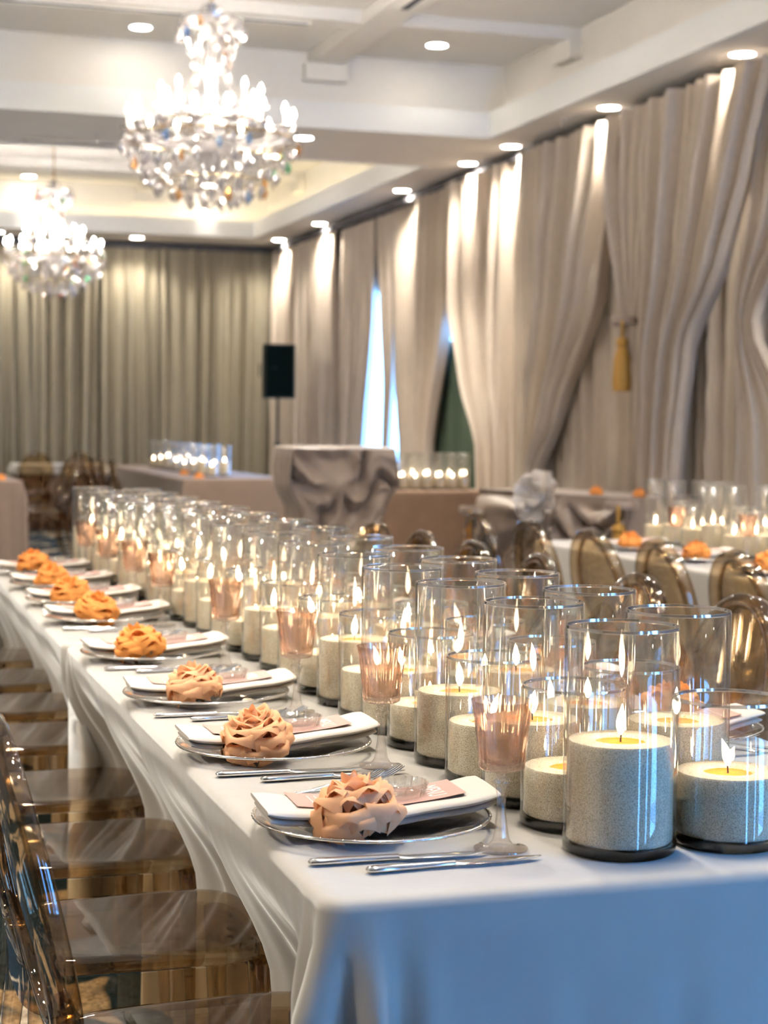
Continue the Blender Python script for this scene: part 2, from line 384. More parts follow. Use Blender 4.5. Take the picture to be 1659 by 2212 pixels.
def sprinkler(x, y, z, label):
    o = thing('sprinkler', label, 'sprinkler', (x, y, z), 0, 'ceiling sprinklers')
    MB().lathe([(0, -.004), (.035, -.004), (.04, 0), (0, 0)], 16).build('cover_plate', 'ceiling_white', o)
    MB().lathe([(0, -.05), (.014, -.05), (.014, -.04), (.006, -.038), (.008, -.004), (0, -.004)], 10).build('head', 'steel', o)
sprinkler(3.74, 12.35, TZ, 'tiny sprinkler head in the near tray left of the ceiling downlight')
sprinkler(5.1, 11.9, SZ, 'tiny sprinkler head in the right soffit beside the largest downlight')
sprinkler(1.95, 13.75, SZ, 'tiny sprinkler head in the soffit between the two trays')

# downlights
ring = MB().lathe([(.072, -.002), (.085, -.006), (.095, -.001), (.095, 0), (.070, 0)], 28).mesh('trim_ring', 'ceiling_white')
lens = MB().lathe([(0, -.004), (.074, -.004), (.074, -.001), (0, -.001)], 24).mesh('lens', 'downlight')
def downlight(x, y, z, label, power, cone=100, group='recessed downlights'):
    o = thing('downlight', label, 'light', (x, y, z), 0, group)
    inst('trim_ring', ring, o); inst('lens', lens, o)
    l = bpy.data.lights.new('downlight_beam', 'SPOT'); l.energy = power; l.spot_size = math.radians(cone); l.spot_blend = .55
    l.color = (1.0, .92, .79); l.shadow_soft_size = .06
    s = bpy.data.objects.new('downlight_beam', l); COL.objects.link(s); s.parent = o; s.location = (0, 0, -.02)
wash = [(5.212, 11.35, 'largest downlight in the right soffit, nearest above the drapes'), (5.207, 13.21, 'second downlight along the right soffit'),
        (5.206, 14.21, 'third downlight along the right soffit'), (5.219, 16.09, 'fourth downlight along the right soffit'),
        (5.232, 19.14, 'fifth downlight along the right soffit, before the corner'), (5.233, 21.05, 'downlight in the far right corner of the ceiling'),
        (5.21, 9.45, 'right soffit downlight just above the picture'), (5.21, 7.5, 'right soffit downlight beside the near tray'), (5.21, 5.5, 'right soffit downlight above the right table'), (5.21, 3.5, 'right soffit downlight closest to the camera')]
for x, y, l in wash: downlight(x, y, SZ, l, WASH_W, 150)
for x, y, z, l in [(3.535, 21.46, SZ, 'downlight in the far soffit right of the small chandelier'), (1.85, 21.46, SZ, 'downlight in the far soffit behind the small chandelier'), (.1, 21.46, SZ, 'downlight in the far soffit at left'),
                   (3.52, 13.39, SZ, 'downlight between the trays at right edge of the large chandelier'), (3.53, 14.41, SZ, 'downlight seen through the large chandelier crystals'),
                   (.7, 13.4, SZ, 'left downlight between the trays, front'), (.7, 14.4, SZ, 'left downlight between the trays, back'),
                   (4.32, 12.5, TZ, 'downlight inside the near tray at right'), (2.11, 12.66, TZ, 'downlight inside the near tray left of the large chandelier'), (-.1, 12.5, TZ, 'downlight inside the near tray at far left'),
                   (4.32, 7.5, TZ, 'near tray downlight overhead right'), (2.1, 7.5, TZ, 'near tray downlight overhead middle'), (-.1, 7.5, TZ, 'near tray downlight overhead left'),
                   (2.16, 20.85, TZ, 'downlight inside the far tray above the small chandelier'), (4.3, 20.85, TZ, 'downlight inside the far tray at right'), (4.3, 15.0, TZ, 'far tray downlight near right corner'),
                   (3.5, 6.5, SZ, 'overhead downlight above the right table'), (.7, 6.5, SZ, 'overhead downlight above far end of main table'),
                   (1.05, 2.45, TZ, 'added unseen tray downlight above near end of main table'), (1.05, 3.7, TZ, 'added unseen tray downlight above the middle of main table'), (3.3, 3.2, TZ, 'added unseen tray downlight between main and right tables'),  # unseen table spots, added to light the table top warmly
                   (4.3, 4.6, TZ, 'added unseen tray downlight right of the near tables'), (2.1, 4.7, TZ, 'added unseen tray downlight between the near tables'), (-.1, 4.6, TZ, 'added unseen tray downlight left of main table'),
                   (-2.2, 2.4, SZ, 'added unseen left soffit downlight level with near table end'), (-2.2, 4.0, SZ, 'added unseen left soffit downlight level with the table gap'), (-2.2, 6.0, SZ, 'added unseen left soffit downlight level with far table end'),  # unseen left lamps, added to brighten the cloth's left side
                   (-3.8, 3.0, SZ, 'added unseen outer left soffit downlight near the camera'), (-3.8, 5.5, SZ, 'added unseen outer left soffit downlight farther on'),
                   (-2.5, 9, SZ, 'left soffit downlight beside the near chandelier'), (-2.5, 16, SZ, 'left soffit downlight beside the far chandelier')]:
    downlight(x, y, z, l, DOWN_W * (1.10 if z > 4 and y < 6 else .12 if y > 20 and z > 4 else .4 if z > 4 and y > 12 else .45 if y > 20 else 1.0 if x < -1 else 1), (46 if y > 6 else 80) if z > 4 else 130)

# ------------------------------------------------------------------ drapes
def drape(label, axis, base, prof, folds, amp, mat='drape', seed=0, nz=26, group=None, sag=0., name='drape_panel'):
    rnd = random.Random(seed); ph = [rnd.uniform(0, 6.28) for _ in range(4)]; q = [rnd.uniform(.8, 1.25) for _ in range(3)]
    zs = [p[0] for p in prof]
    def at(z):
        for (za, la, ra), (zb, lb, rb) in zip(prof, prof[1:]):
            if zb <= z <= za:
                t = (za - z) / (za - zb) if za != zb else 0
                t = t * t * (3 - 2 * t) * .35 + t * .65
                return la + (lb - la) * t, ra + (rb - ra) * t
        return prof[-1][1:]
    def fn(u, v):
        z = zs[0] + (zs[-1] - zs[0]) * v
        l, r = at(z); wv = u + .016 * math.sin(9 * u + ph[0] + 2 * v)
        a = l + (r - l) * wv
        wdt = abs(r - l); k = amp * (.55 + .45 * min(1, wdt / (abs(prof[0][2] - prof[0][1]) + 1e-6)))
        d = 2.5 * k * (1.2 * (1 - 2 * abs(math.sin(PI * folds * .72 * wv + ph[1])) ** .8) + .6 * math.sin(2 * PI * folds * 1.1 * q[0] * wv + ph[2]) + .3 * math.sin(2 * PI * folds * .43 * q[1] * wv + ph[3] + v))
        d = d * (.6 + .4 * ss(0, .25, v)) + amp * 3.0
        zz = z - sag * math.sin(PI * u) * v
        return (base - d, a, zz) if axis == 'x' else (a, base - d, zz)
    mb = MB(); mb.grid(int(folds * 14) + 2, nz, fn)
    return tag(mb.build(name, mat, angle=None), label, 'curtain', group)
ZT = 3.47
G_R = 'right wall drapes'
drape('straight taupe drape in the far right corner by the loudspeaker', 'x', 5.44, [(ZT, 21.75, 20.35), (.02, 21.75, 20.3)], 11, .022, seed=1, group=G_R)
drape('straight taupe drape panel second from the far right corner', 'x', 5.43, [(ZT, 20.4, 19.0), (.02, 20.4, 19.0)], 11, .022, seed=2, group=G_R)
drape('taupe drape left of the narrow bright window gap', 'x', 5.475, [(ZT, 19.05, 17.6), (2.45, 19.05, 17.62), (1.08, 19.05, 17.97), (.02, 19.05, 18.15)], 11, .014, seed=3, group=G_R)
drape('thin strip of drape between the two bright window slits', 'x', 5.475, [(ZT, 17.65, 17.0), (2.5, 17.5, 16.95), (1.7, 17.34, 16.98), (1.08, 17.36, 17.08), (.02, 17.5, 17.3)], 4, .014, seed=4, group=G_R)
drape('wide straight drape between the window slit and the dark wedge', 'x', 5.475, [(ZT, 17.05, 15.95), (1.75, 16.95, 15.95), (1.1, 16.80, 15.95), (.02, 16.65, 15.98)], 10, .014, seed=5, group=G_R)
drape('drape pulled aside on the left of the dark green wedge', 'x', 5.40, [(ZT, 15.98, 14.95), (2.3, 15.95, 15.02), (1.1, 15.92, 15.5), (.02, 15.9, 15.6)], 9, .022, seed=6, group=G_R)
drape('pale drape sweeping down along the right of the dark green wedge', 'x', 5.36, [(ZT, 15.1, 13.6), (2.35, 15.02, 13.6), (1.7, 14.62, 13.58), (1.15, 14.15, 13.5), (.02, 13.95, 13.4)], 10, .024, seed=7, group=G_R)
drape('dark green inner curtain seen through the wedge between drapes', 'x', 5.497, [(2.08, 16.25, 13.2), (.02, 16.25, 13.2)], 22, .012, 'green', seed=21, group='window curtains')
drape('bright straight drape column right of the swept wedge drape', 'x', 5.40, [(ZT, 13.75, 12.95), (.02, 13.75, 12.98)], 6, .026, seed=8, group=G_R)
drape('straight lining drape behind the big diagonal drape', 'x', 5.45, [(ZT, 13.05, 10.7), (.02, 12.75, 10.7)], 15, .02, seed=9, group=G_R)
drape('large taupe drape swept diagonally down to the left', 'x', 5.30, [(ZT, 13.0, 11.12), (3.1, 12.98, 11.18), (2.25, 12.95, 11.5), (1.38, 12.96, 12.2), (.9, 12.95, 12.65), (.02, 12.9, 12.7)], 14, .026, seed=10, group=G_R)
drape('drape gathered to a gold tassel', 'x', 5.26, [(ZT, 11.35, 10.5), (2.9, 11.28, 10.55), (2.3, 11.08, 10.65), (2.04, 10.96, 10.74), (1.95, 10.96, 10.74), (1.75, 11.02, 10.7)], 9, .022, seed=11, group=G_R)
drape('narrow hanging drape below the gold tassel', 'x', 5.38, [(1.80, 11.05, 10.68), (.02, 11.15, 10.66)], 5, .022, seed=12, nz=12, group=G_R)
drape('broad drape with scalloped edge swept left beside the tassel', 'x', 5.24, [(ZT, 10.62, 9.0), (2.9, 10.60, 9.22), (2.34, 10.62, 9.52), (1.85, 10.66, 9.95), (1.3, 10.66, 10.08), (.95, 10.62, 10.15), (.75, 10.5, 10.25)], 14, .026, seed=13, sag=.16, group=G_R)
drape('drape gathered by a tie at the right picture edge', 'x', 5.30, [(ZT, 9.3, 8.1), (2.6, 9.42, 8.6), (2.1, 9.55, 9.2), (1.97, 9.54, 9.3), (1.88, 9.54, 9.3), (1.3, 9.5, 8.7), (.02, 9.6, 8.3)], 11, .013, seed=14, group=G_R)
drape('lining drape behind the tied drapes at the right edge', 'x', 5.45, [(ZT, 10.75, 8.0), (.02, 10.75, 8.0)], 20, .02, seed=15, group=G_R)
drape('near right wall drape just outside the picture', 'x', 5.42, [(ZT, 8.1, 5.6), (.02, 8.1, 5.6)], 16, .024, seed=16, group=G_R)
xs = [5.42, 4.62, 3.85, 3.1, 2.35, 1.6, .8, -.2, -1.4, -2.8]
nmB = ['in the corner behind the loudspeaker', 'just left of the loudspeaker', 'behind the far candle cluster at right', 'behind the far candle cluster at left', 'below the small chandelier at right', 'below the small chandelier at left', 'at the left picture edge', 'left of the picture', 'further left of the picture']
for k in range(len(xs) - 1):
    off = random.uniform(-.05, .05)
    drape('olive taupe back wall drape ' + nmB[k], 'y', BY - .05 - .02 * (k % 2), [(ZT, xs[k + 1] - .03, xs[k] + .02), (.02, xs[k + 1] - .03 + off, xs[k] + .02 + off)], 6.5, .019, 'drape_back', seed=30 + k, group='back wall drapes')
# dark curtain rail along the top
for nm, bb, lb in (('curtain_rail', (5.30, 5.46, 5.5, 21.8), 'dark curtain rail above the right wall drapes'), ('curtain_rail', (-2.8, 5.28, 21.86, 21.97), 'dark curtain rail above the back wall drapes')):
    tag(MB().box(bb[0], bb[1], bb[2], bb[3], ZT - .01, ZT + .035).build(nm, 'wall', smooth=False), lb, 'curtain rail')
def tassel(y, z, x, label, s=1.):
    o = thing('curtain_tassel', label, 'tassel', (x, y, z))
    MB().lathe([(.085, .29), (.105, .30), (.108, .325), (.10, .345), (.085, .345)], 20, closed=True).build('tie_band', 'satin', o)
    MB().tube([(-.06, -.08, .32), (-.065, -.09, .25), (-.06, -.085, .20)], .012, 8).build('cord', 'gold', o)
    MB().lathe([(0, .21), (.035, .20), (.045, .17), (.030, .145), (.040, .13), (0, .13)], 16, -.06, -.085).build('tassel_head', 'gold', o)
    MB().lathe([(.036, .135), (.055, .06), (.066, -.10), (.060, -.16), (0, -.15)], 28, -.06, -.085, rfun=lambda a, k, zz: 1 + .07 * math.sin(14 * a)).build('fringe', 'gold', o)
tassel(10.85, 1.70, 5.13, 'gold tassel hanging from the gathered right wall drape')

# ------------------------------------------------------------------ tables and cloths
def banquet_table(x0, x1, y0, y1, label, h=.752):
    o = thing('banquet_table', label, 'table', ((x0 + x1) / 2, (y0 + y1) / 2, 0), 0, 'cloth covered banquet tables')
    hx, hy = (x1 - x0) / 2 - .02, (y1 - y0) / 2 - .02
    MB().box(-hx, hx, -hy, hy, h - .03, h - .004).build('tabletop', 'wood', o, smooth=False)
    for sx in (-1, 1):
        for sy in (-1, 1): MB().tube([(sx * (hx - .28), sy * (hy - .16), 0), (sx * (hx - .28), sy * (hy - .16), h - .03)], .016, 8).build('leg', 'steel', o)
    return o
def cloth(label, x0, x1, y0, y1, zt, zb, mat, amp=.012, push=None, seed=0, cat='tablecloth', wave=.16, corner=.05, step=.022, nz=18, name='tablecloth', flare=.03, group=None, flush=0):
    """cloth over a rectangular top: rounded top edge, falling sides with folds and corner pleats"""
    rnd = random.Random(seed); ph = [rnd.uniform(0, 6.28) for _ in range(8)]
    R = .035; cxm, cym = (x0 + x1) / 2, (y0 + y1) / 2
    o = Vector((cxm, cym, 0))
    path = []      # perimeter points (x,y,nx,ny,s,corner_distance)
    def side(ax, ay, bx, by, nx, ny):
        L = math.hypot(bx - ax, by - ay); n = max(3, int(L / step))
        for i in range(n):
            t = i / n; path.append((ax + (bx - ax) * t, ay + (by - ay) * t, nx, ny, min(t, 1 - t) * L))
    def arc(cx, cy, a0):
        for i in range(7):
            a = a0 + PI / 2 * i / 7; path.append((cx + R * math.cos(a), cy + R * math.sin(a), math.cos(a), math.sin(a), 0))
    side(x0 + R, y0, x1 - R, y0, 0, -1); arc(x1 - R, y0 + R, -PI / 2)
    side(x1, y0 + R, x1, y1 - R, 1, 0); arc(x1 - R, y1 - R, 0)
    side(x1 - R, y1, x0 + R, y1, 0, 1); arc(x0 + R, y1 - R, PI / 2)
    side(x0, y1 - R, x0, y0 + R, -1, 0); arc(x0 + R, y0 + R, PI)
    n = len(path); s = 0; S = []
    for i in range(n):
        S.append(s); q = path[(i + 1) % n]; s += math.hypot(q[0] - path[i][0], q[1] - path[i][1])
    vs = []; fs = []
    prof = [(-.030, 0), (-.018, 0), (-.008, -.002), (-.002, -.007), (0, -.016)]
    rings = 0
    for (off, dz) in prof:
        for (px, py, nx, ny, cd) in path: vs.append((px + nx * off - cxm, py + ny * off - cym, zt + dz))
        rings += 1
    for j in range(1, nz + 1):
        t = j / nz; z = zt - .016 - (zt - .016 - zb) * t
        for i, (px, py, nx, ny, cd) in enumerate(path):
            cw = math.exp(-(cd / .085) ** 2)
            f = amp * ss(0, .7, t) * (math.sin(2 * PI * S[i] / wave + ph[0] + .6 * math.sin(S[i] * 3 + ph[1])) + .6 * math.sin(2 * PI * S[i] / (wave * .57) + ph[2] + t))
            f += cw * corner * ss(0, .22, t) * (.25 + .75 * math.cos(2 * PI * S[i] / .070 + ph[3]))
            f += flare * t * (.4 + .6 * cw)
            if flush and ny * flush > .5: f = min(f, .002)
            if push: f -= push(px, py, nx, ny, z)
            vs.append((px + nx * f - cxm, py + ny * f - cym, z))
        rings += 1
    for j in range(rings - 1):
        for i in range(n):
            k = (i + 1) % n; fs.append((j * n + i, (j + 1) * n + i, (j + 1) * n + k, j * n + k))
    fs.append(tuple(range(n)))
    mb = MB(); mb.add(vs, fs)
    return tag(mb.build(name, mat, loc=o, angle=None), label, cat, group)
TT = .76
PLACE_Y = [2.283, 2.852, 3.42, 4.06, 4.83, 5.31, 5.84, 6.37]
CHAIR_Y = [2.33, 2.93, 3.53, 4.10, 4.78, 5.33, 5.87, 6.42]
TX0, TX1 = .542, 1.602
def push_main(px, py, nx, ny, z):
    if abs(nx) < .8: return 0
    near = 0
    for c in CHAIR_Y:
        near = max(near, math.exp(-((py - c) / .26) ** 2))
    a = (.085 + .115 * near) * ss(TT - .02, .42, z) * ss(1.97, 2.16, py)
    return a * abs(nx)
banquet_table(TX0, TX1, 1.945, 4.372, 'near banquet table under the cream cloth')
banquet_table(TX0, TX1, 4.385, 6.84, 'second banquet table behind the near one under cream cloth')
cloth('cream velvet cloth over the near banquet table, blue daylight on its end', TX0, TX1, 1.94, 4.375, TT, .012, 'linen', amp=.010, push=push_main, seed=3, corner=.040, wave=.12, flare=.02, step=.011, flush=1)
cloth('cream velvet cloth over the second table, beyond the gap', TX0 - .005, TX1, 4.383, 6.85, TT - .001, .012, 'linen', amp=.008, push=push_main, seed=5, corner=.03, wave=.17, flare=.02, flush=-1)
# other tables
banquet_table(3.19, 4.25, 4.9, 7.72, 'banquet table on the right under white cloth')
cloth('white cloth over the right hand table behind the chairs', 3.19, 4.25, 4.88, 7.74, TT, .012, 'linen', amp=.012, seed=7, step=.035, corner=.03)
banquet_table(4.10, 5.12, 13.37, 15.5, 'table under the brown cloth near the right wall')
cloth('plain brown cloth over the candle table near the right wall', 4.10, 5.12, 13.35, 15.52, TT, .012, 'linen_taupe', amp=.008, seed=8, step=.04, corner=.03)
banquet_table(3.11, 4.15, 16.22, 21.0, 'far table under the mauve taupe cloth')
cloth('mauve taupe cloth over the far candle table', 3.11, 4.15, 16.2, 21.02, TT, .012, 'linen_mauve', amp=.006, seed=9, step=.05, corner=.02)
banquet_table(.53, 1.58, 15.78, 19.0, 'far table at the left picture edge under mauve cloth')
cloth('mauve cloth over the far table at the left picture edge', .53, 1.58, 15.76, 19.02, TT, .012, 'linen_mauve', amp=.018, seed=10, step=.05, corner=.04, wave=.3)
banquet_table(2.05, 3.0, 20.75, 21.45, 'small table by the back wall under pleated brown skirt')
cloth('brown pleated skirt on the table by the back wall', 2.03, 3.02, 20.73, 21.47, TT, .012, 'linen_taupe', amp=.03, seed=11, step=.02, corner=.03, wave=.11)
cloth('white swagged runner on the brown skirted table by back wall', 2.0, 3.05, 20.70, 21.50, TT + .012, TT - .10, 'linen', amp=.02, seed=12, step=.03, corner=.02, wave=.4, nz=5, cat='table runner', name='table_runner')

# ------------------------------------------------------------------ candles in glass cylinders
R_C = .0755
def vase_mesh(h):
    t = .0042; r = R_C
    prof = [(r - t, .0148), (r - t, h - .002), (r - t * .5, h), (r, h - .002), (r, .0152)]
    return MB().lathe(prof, 44, closed=False).mesh('glass_cylinder', 'vase', angle=60)
VASE = {'tall': vase_mesh(.30), 'short': vase_mesh(.198)}
VBASE = MB().lathe([(0, .0), (R_C - .006, .0), (R_C - .001, .003), (R_C, .008), (R_C, .0150), (R_C - .0045, .0145), (0, .0125)], 44).mesh('glass_base', 'vasebase', angle=50)
RIM = {}
for k, h in (('tall', .30), ('short', .198)):
    RIM[k] = MB().lathe([(R_C - .0044, h - .003), (R_C - .0036, h + .0006), (R_C - .0006, h + .0006), (R_C + .0002, h - .003), (R_C - .0006, h - .004), (R_C - .0038, h - .004)], 44, closed=True).mesh('rim', 'rimglass' if 'rimglass' in M else 'vase')
_sand = {}
def sand_mesh(hs):
    k = round(hs, 3)
    if k not in _sand:
        r = R_C - .0050; rnd = random.Random(int(hs * 1e4))
        ph = rnd.uniform(0, 6)
        prof = [(0, .0155), (r - .003, .0155), (r, .0185), (r, hs - .003), (r - .002, hs), (r * .8, hs - .001), (r * .58, hs + .001), (.0365, hs - .0005), (.0350, hs - .005), (0, hs - .005)]
        def rf(a, kk, z): return 1 + (.035 * math.sin(5 * a + ph) + .025 * math.sin(11 * a)) * (1 if kk in (7, 8) else 0)
        _sand[k] = MB().lathe(prof, 44, rfun=rf).mesh('sand_fill', 'sand', angle=45)
    return _sand[k]
WAX = MB().lathe([(0, -.0035), (.012, -.004), (.030, -.0046), (.0335, -.0035), (.034, -.006), (0, -.006)], 28).mesh('wax_pool', 'wax')
WICK = MB().tube([(0, 0, -.005), (.0005, 0, .004), (.002, .0, .010)], [.0013, .0012, .0008], 6).mesh('wick', 'wick')
def flame_mesh(lean, h, r):
    pts = [(lean * (t ** 1.6) * h, .25 * lean * (t ** 2) * h, .007 + h * t) for t in (0, .1, .25, .42, .6, .78, .92, 1)]
    rad = [r * q for q in (.25, .62, .95, 1, .78, .45, .18, .03)]
    return MB().tube(pts, rad, 8).mesh('flame', 'flame', angle=None)
FLAMES = [flame_mesh(.05, .040, .0062), flame_mesh(.25, .036, .0060), flame_mesh(-.2, .034, .0065), flame_mesh(.12, .030, .0060)]
def candle(x, y, z, kind, hs, label, group, k, sxy=1., zs=1.):
    o = thing('candle_cylinder', label, 'candle', (x, y, z), random.uniform(0, 6.28), group)
    o.scale = (sxy, sxy, zs)
    inst('glass_cylinder', VASE[kind], o); inst('rim', RIM[kind], o); inst('glass_base', VBASE, o)
    inst('sand_fill', sand_mesh(hs), o)
    wx = inst('wax_pool', WAX, o, (0, 0, hs)); inst('wick', WICK, wx); inst('flame', FLAMES[k % 4], wx)
    return o
sand_tall = [.148, .125, .120, .112, .13, .14, .12]; sand_short = [.083, .095, .075, .09]
ys = [2.083 + .1552 * k for k in range(10)]
while len(ys) < 29: ys.append(ys[-1] + .170)
cnt = {}
for k, yy in enumerate(ys):
    for row in (0, 1):
        kind = 'tall' if (k + row) % 2 == 0 else 'short'
        xx = (.988 if row == 0 else 1.150) - .055 * ss(3.4, 6.8, yy) + random.uniform(-.002, .002)
        if kind == 'tall': hs = sand_tall[(k // 2) % 7] if row == 0 else [.142, .118, .128, .11, .135][(k // 2) % 5]
        else: hs = sand_short[(k // 2) % 4] if row == 0 else [.098, .080, .088][(k // 2) % 3]
        c = cnt[(row, kind)] = cnt.get((row, kind), -1) + 1
        lab = '%s sand-filled candle cylinder, %s %s one from the front, row %s' % (kind, ORD[c], kind, 'beside the goblets' if row == 0 else 'away from the goblets')
        cd = candle(xx, yy, TT + .0008, kind, hs, lab, 'candle cylinders along the main table', k * 3 + row)
        if k == 0 and row == 0: cd.rotation_euler.z = -.3
# right table: slimmer cylinders
for k in range(10):
    for row in (0, 1):
        kind = 'tall' if (k + row) % 3 != 1 else 'short'
        yy = 5.75 + .19 * k; xx = 3.70 + .15 * row
        hs = [.10, .085, .12, .09][(k + row) % 4]
        candle(xx, yy, TT + .0008, kind, hs, 'slim candle cylinder on the right table, %s from the front in the %s row' % (ORD[k], 'left' if row == 0 else 'right'), 'candle cylinders on the right table', k + 2 * row, .72)
for k in range(8):
    for row in (0, 1):
        candle(4.20 + .108 * k + .03 * row, 13.52 + .16 * row, TT + .0008, 'tall', [.10, .12, .11][(k + row) % 3], 'distant candle cylinder on brown cloth table, %s from left in the %s row' % (ORD[k], 'front' if row == 0 else 'back'), 'candles on the brown cloth table', k + row, .56)
for k in range(8):
    for row in (0, 1):
        candle(3.50 + .17 * row, 16.75 + .47 * k + .2 * row, TT + .0008, 'tall', [.10, .14, .11, .09][(k + row) % 4], 'distant candle cylinder on mauve cloth table, %s from the front, %s row' % (ORD[k], 'left' if row == 0 else 'right'), 'candles on the far mauve table', k + 2 * row, .8)

# ------------------------------------------------------------------ place settings
def goblet_mesh():
    foot = [(0, 0), (.034, 0), (.0365, .0012), (.0360, .0028), (.026, .0045), (.016, .0075), (.0115, .014), (.0085, .026), (.0062, .045), (.0052, .062), (.0058, .074), (.0090, .086), (.0115, .0905), (.0100, .0945), (.0058, .0965), (.0068, .0985), (.0090, .1020), (.0068, .1055), (0, .1065)]
    def rfs(a, k, z): return 1 + (.09 * abs(math.sin(4 * a)) if .02 < z < .0945 else 0)
    st = MB().lathe(foot, 48, rfun=rfs).mesh('stem', 'goblet_stem', angle=60)
    outer = [(0, .1045), (.012, .1050), (.0255, .1075), (.0300, .1105), (.0303, .1180), (.0312, .128), (.0330, .145), (.0352, .163), (.0378, .182), (.0415, .2000)]
    inner = [(.0405, .2000), (.0366, .182), (.0338, .163), (.0315, .145), (.0295, .128), (.0270, .119), (.015, .1145), (0, .1140)]
    def rfb(a, k, z):
        if k > len(outer) - 1: return 1
        w = ss(.186, .166, z) if z > .12 else 1
        return 1 + .045 * w * (abs(math.sin(12 * a)) - .5) if z > .1062 else 1
    bw = MB().lathe(outer + inner, 96, rfun=rfb).mesh('bowl', 'goblet', angle=60)
    return st, bw
G_ST, G_BW = goblet_mesh()
def goblet(x, y, label, z=TT + .0008, group='blush wine goblets'):
    o = thing('wine_goblet', label, 'glass', (x, y, z), random.uniform(0, 6), group)
    inst('bowl', G_BW, o); inst('stem', G_ST, o); return o
CH_P = MB().lathe([(0, .0), (.085, .0), (.10, .002), (.118, .006), (.150, .0165), (.160, .0195), (.1645, .0200), (.1645, .0222), (.160, .0220), (.149, .0190), (.117, .0088), (.099, .0052), (.085, .0040), (0, .0040)], 64).mesh('plate', 'plate', angle=60)
mb = MB()
mb.lathe([(.1625, .0195), (.1660, .0195), (.1668, .0212), (.1660, .0230), (.1625, .0230), (.1618, .0212)], 72, closed=True)
for i in range(66):
    a = 2 * PI * i / 66; cxx, cyy = .1648 * math.cos(a), .1648 * math.sin(a)
    mb.lathe([(0, .0212 - .0030), (.0028, .0212), (0, .0212 + .0036)], 6, cxx, cyy)
CH_R = mb.mesh('beaded_rim', 'silver', angle=None)
def napz(x): return .0105 + .017 * (abs(x) / .165) ** 2.0
def napkin_mesh():
    mb = MB()
    def pad(x0, x1, y0, y1, zoff, th, sh):
        nx = 26; ns = 16
        def fn(u, v):
            x = x0 + (x1 - x0) * v; a = 2 * PI * u
            e = .5 + .5 * min(1, min(v, 1 - v) * 18) ** .5
            cyy = (y0 + y1) / 2 + sh * x; hw = (y1 - y0) / 2 * (.985 + .015 * e); c, s_ = math.cos(a), math.sin(a)
            yy = cyy + hw * math.copysign(abs(c) ** .35, c); zz = math.copysign(abs(s_) ** .7, s_) * th / 2 * e
            return (x, yy, napz(x) + zoff + th / 2 + zz + .0015 * math.sin(x * 40 + yy * 25))
        st = len(mb.v); mb.grid(ns, nx, fn, closed_u=True)
        mb.f.append(tuple(st + i for i in range(ns))[::-1]); mb.f.append(tuple(st + (nx - 1) * ns + i for i in range(ns)))
    pad(-.160, .170, -.058, .058, .000, .0110, .10)
    pad(-.165, .174, -.064, .060, .0105, .0125, .10)
    return mb.mesh('napkin', 'napkin', angle=50)
NAP = napkin_mesh()
def card_mesh():
    mb = MB(); W2, L0, L1 = .046, -.118, .130
    def fn(u, v):
        x = L0 + (L1 - L0) * v; y = -W2 + 2 * W2 * u
        return (x, y + .10 * x, napz(x) + .0243 + .0018)
    mb.grid(3, 16, fn); st = len(mb.v)
    mb.grid(3, 16, lambda u, v: (lambda p: (p[0], p[1], p[2] - .0006))(fn(1 - u, v)))
    return mb.mesh('card', 'card', angle=None)
CARD = card_mesh()
def text_mesh(body, size):
    cu = bpy.data.curves.new('txt', 'FONT'); cu.body = body; cu.size = size; cu.align_x = 'CENTER'; cu.align_y = 'CENTER'; cu.space_character = 1.05
    ob = bpy.data.objects.new('txt', cu); COL.objects.link(ob)
    dg = bpy.context.evaluated_depsgraph_get(); me = bpy.data.meshes.new_from_object(ob.evaluated_get(dg))
    bpy.data.objects.remove(ob); bpy.data.curves.remove(cu)
    # thin the strokes a little, turn so it reads from the guest's seat (guest looks along +x) and bend onto the card
    for v in me.vertices:
        tx, ty = v.co.x * .72, v.co.y * 1.25
        x = .092 + ty; y = -tx
        v.co = (x, y + .10 * x, napz(x) + .0243 + .0021)
    me.materials.append(M['ink']); return me
MENU_T = text_mesh('MENU', .030)
mb = MB(); rr = random.Random(4)
for j in range(5):                                   # rows of illegible fine print
    x = -.045 - .011 * j; y = -.03
    while y < .028:
        L = rr.uniform(.003, .009); y2 = min(y + L, .03)
        mb.add([(x, y + .1 * x, napz(x) + .0264), (x + .0012, y + .1 * x, napz(x) + .0264), (x + .0012, y2 + .1 * x, napz(x) + .0264), (x, y2 + .1 * x, napz(x) + .0264)], [(0, 1, 2, 3)])
        y = y2 + .002
FINE = mb.mesh('fine_print', 'ink', smooth=False)
def rfd(a, k, z): return 1 + (.06 * math.sin(26 * a) if k in (2, 3, 4) else 0)
DISH = MB().lathe([(0, .0), (.034, .0), (.0375, .003), (.0405, .012), (.043, .0205), (.0405, .0205), (.036, .011), (.032, .005), (0, .004)], 104, rfun=rfd).mesh('glass_dish', 'dish', angle=60)
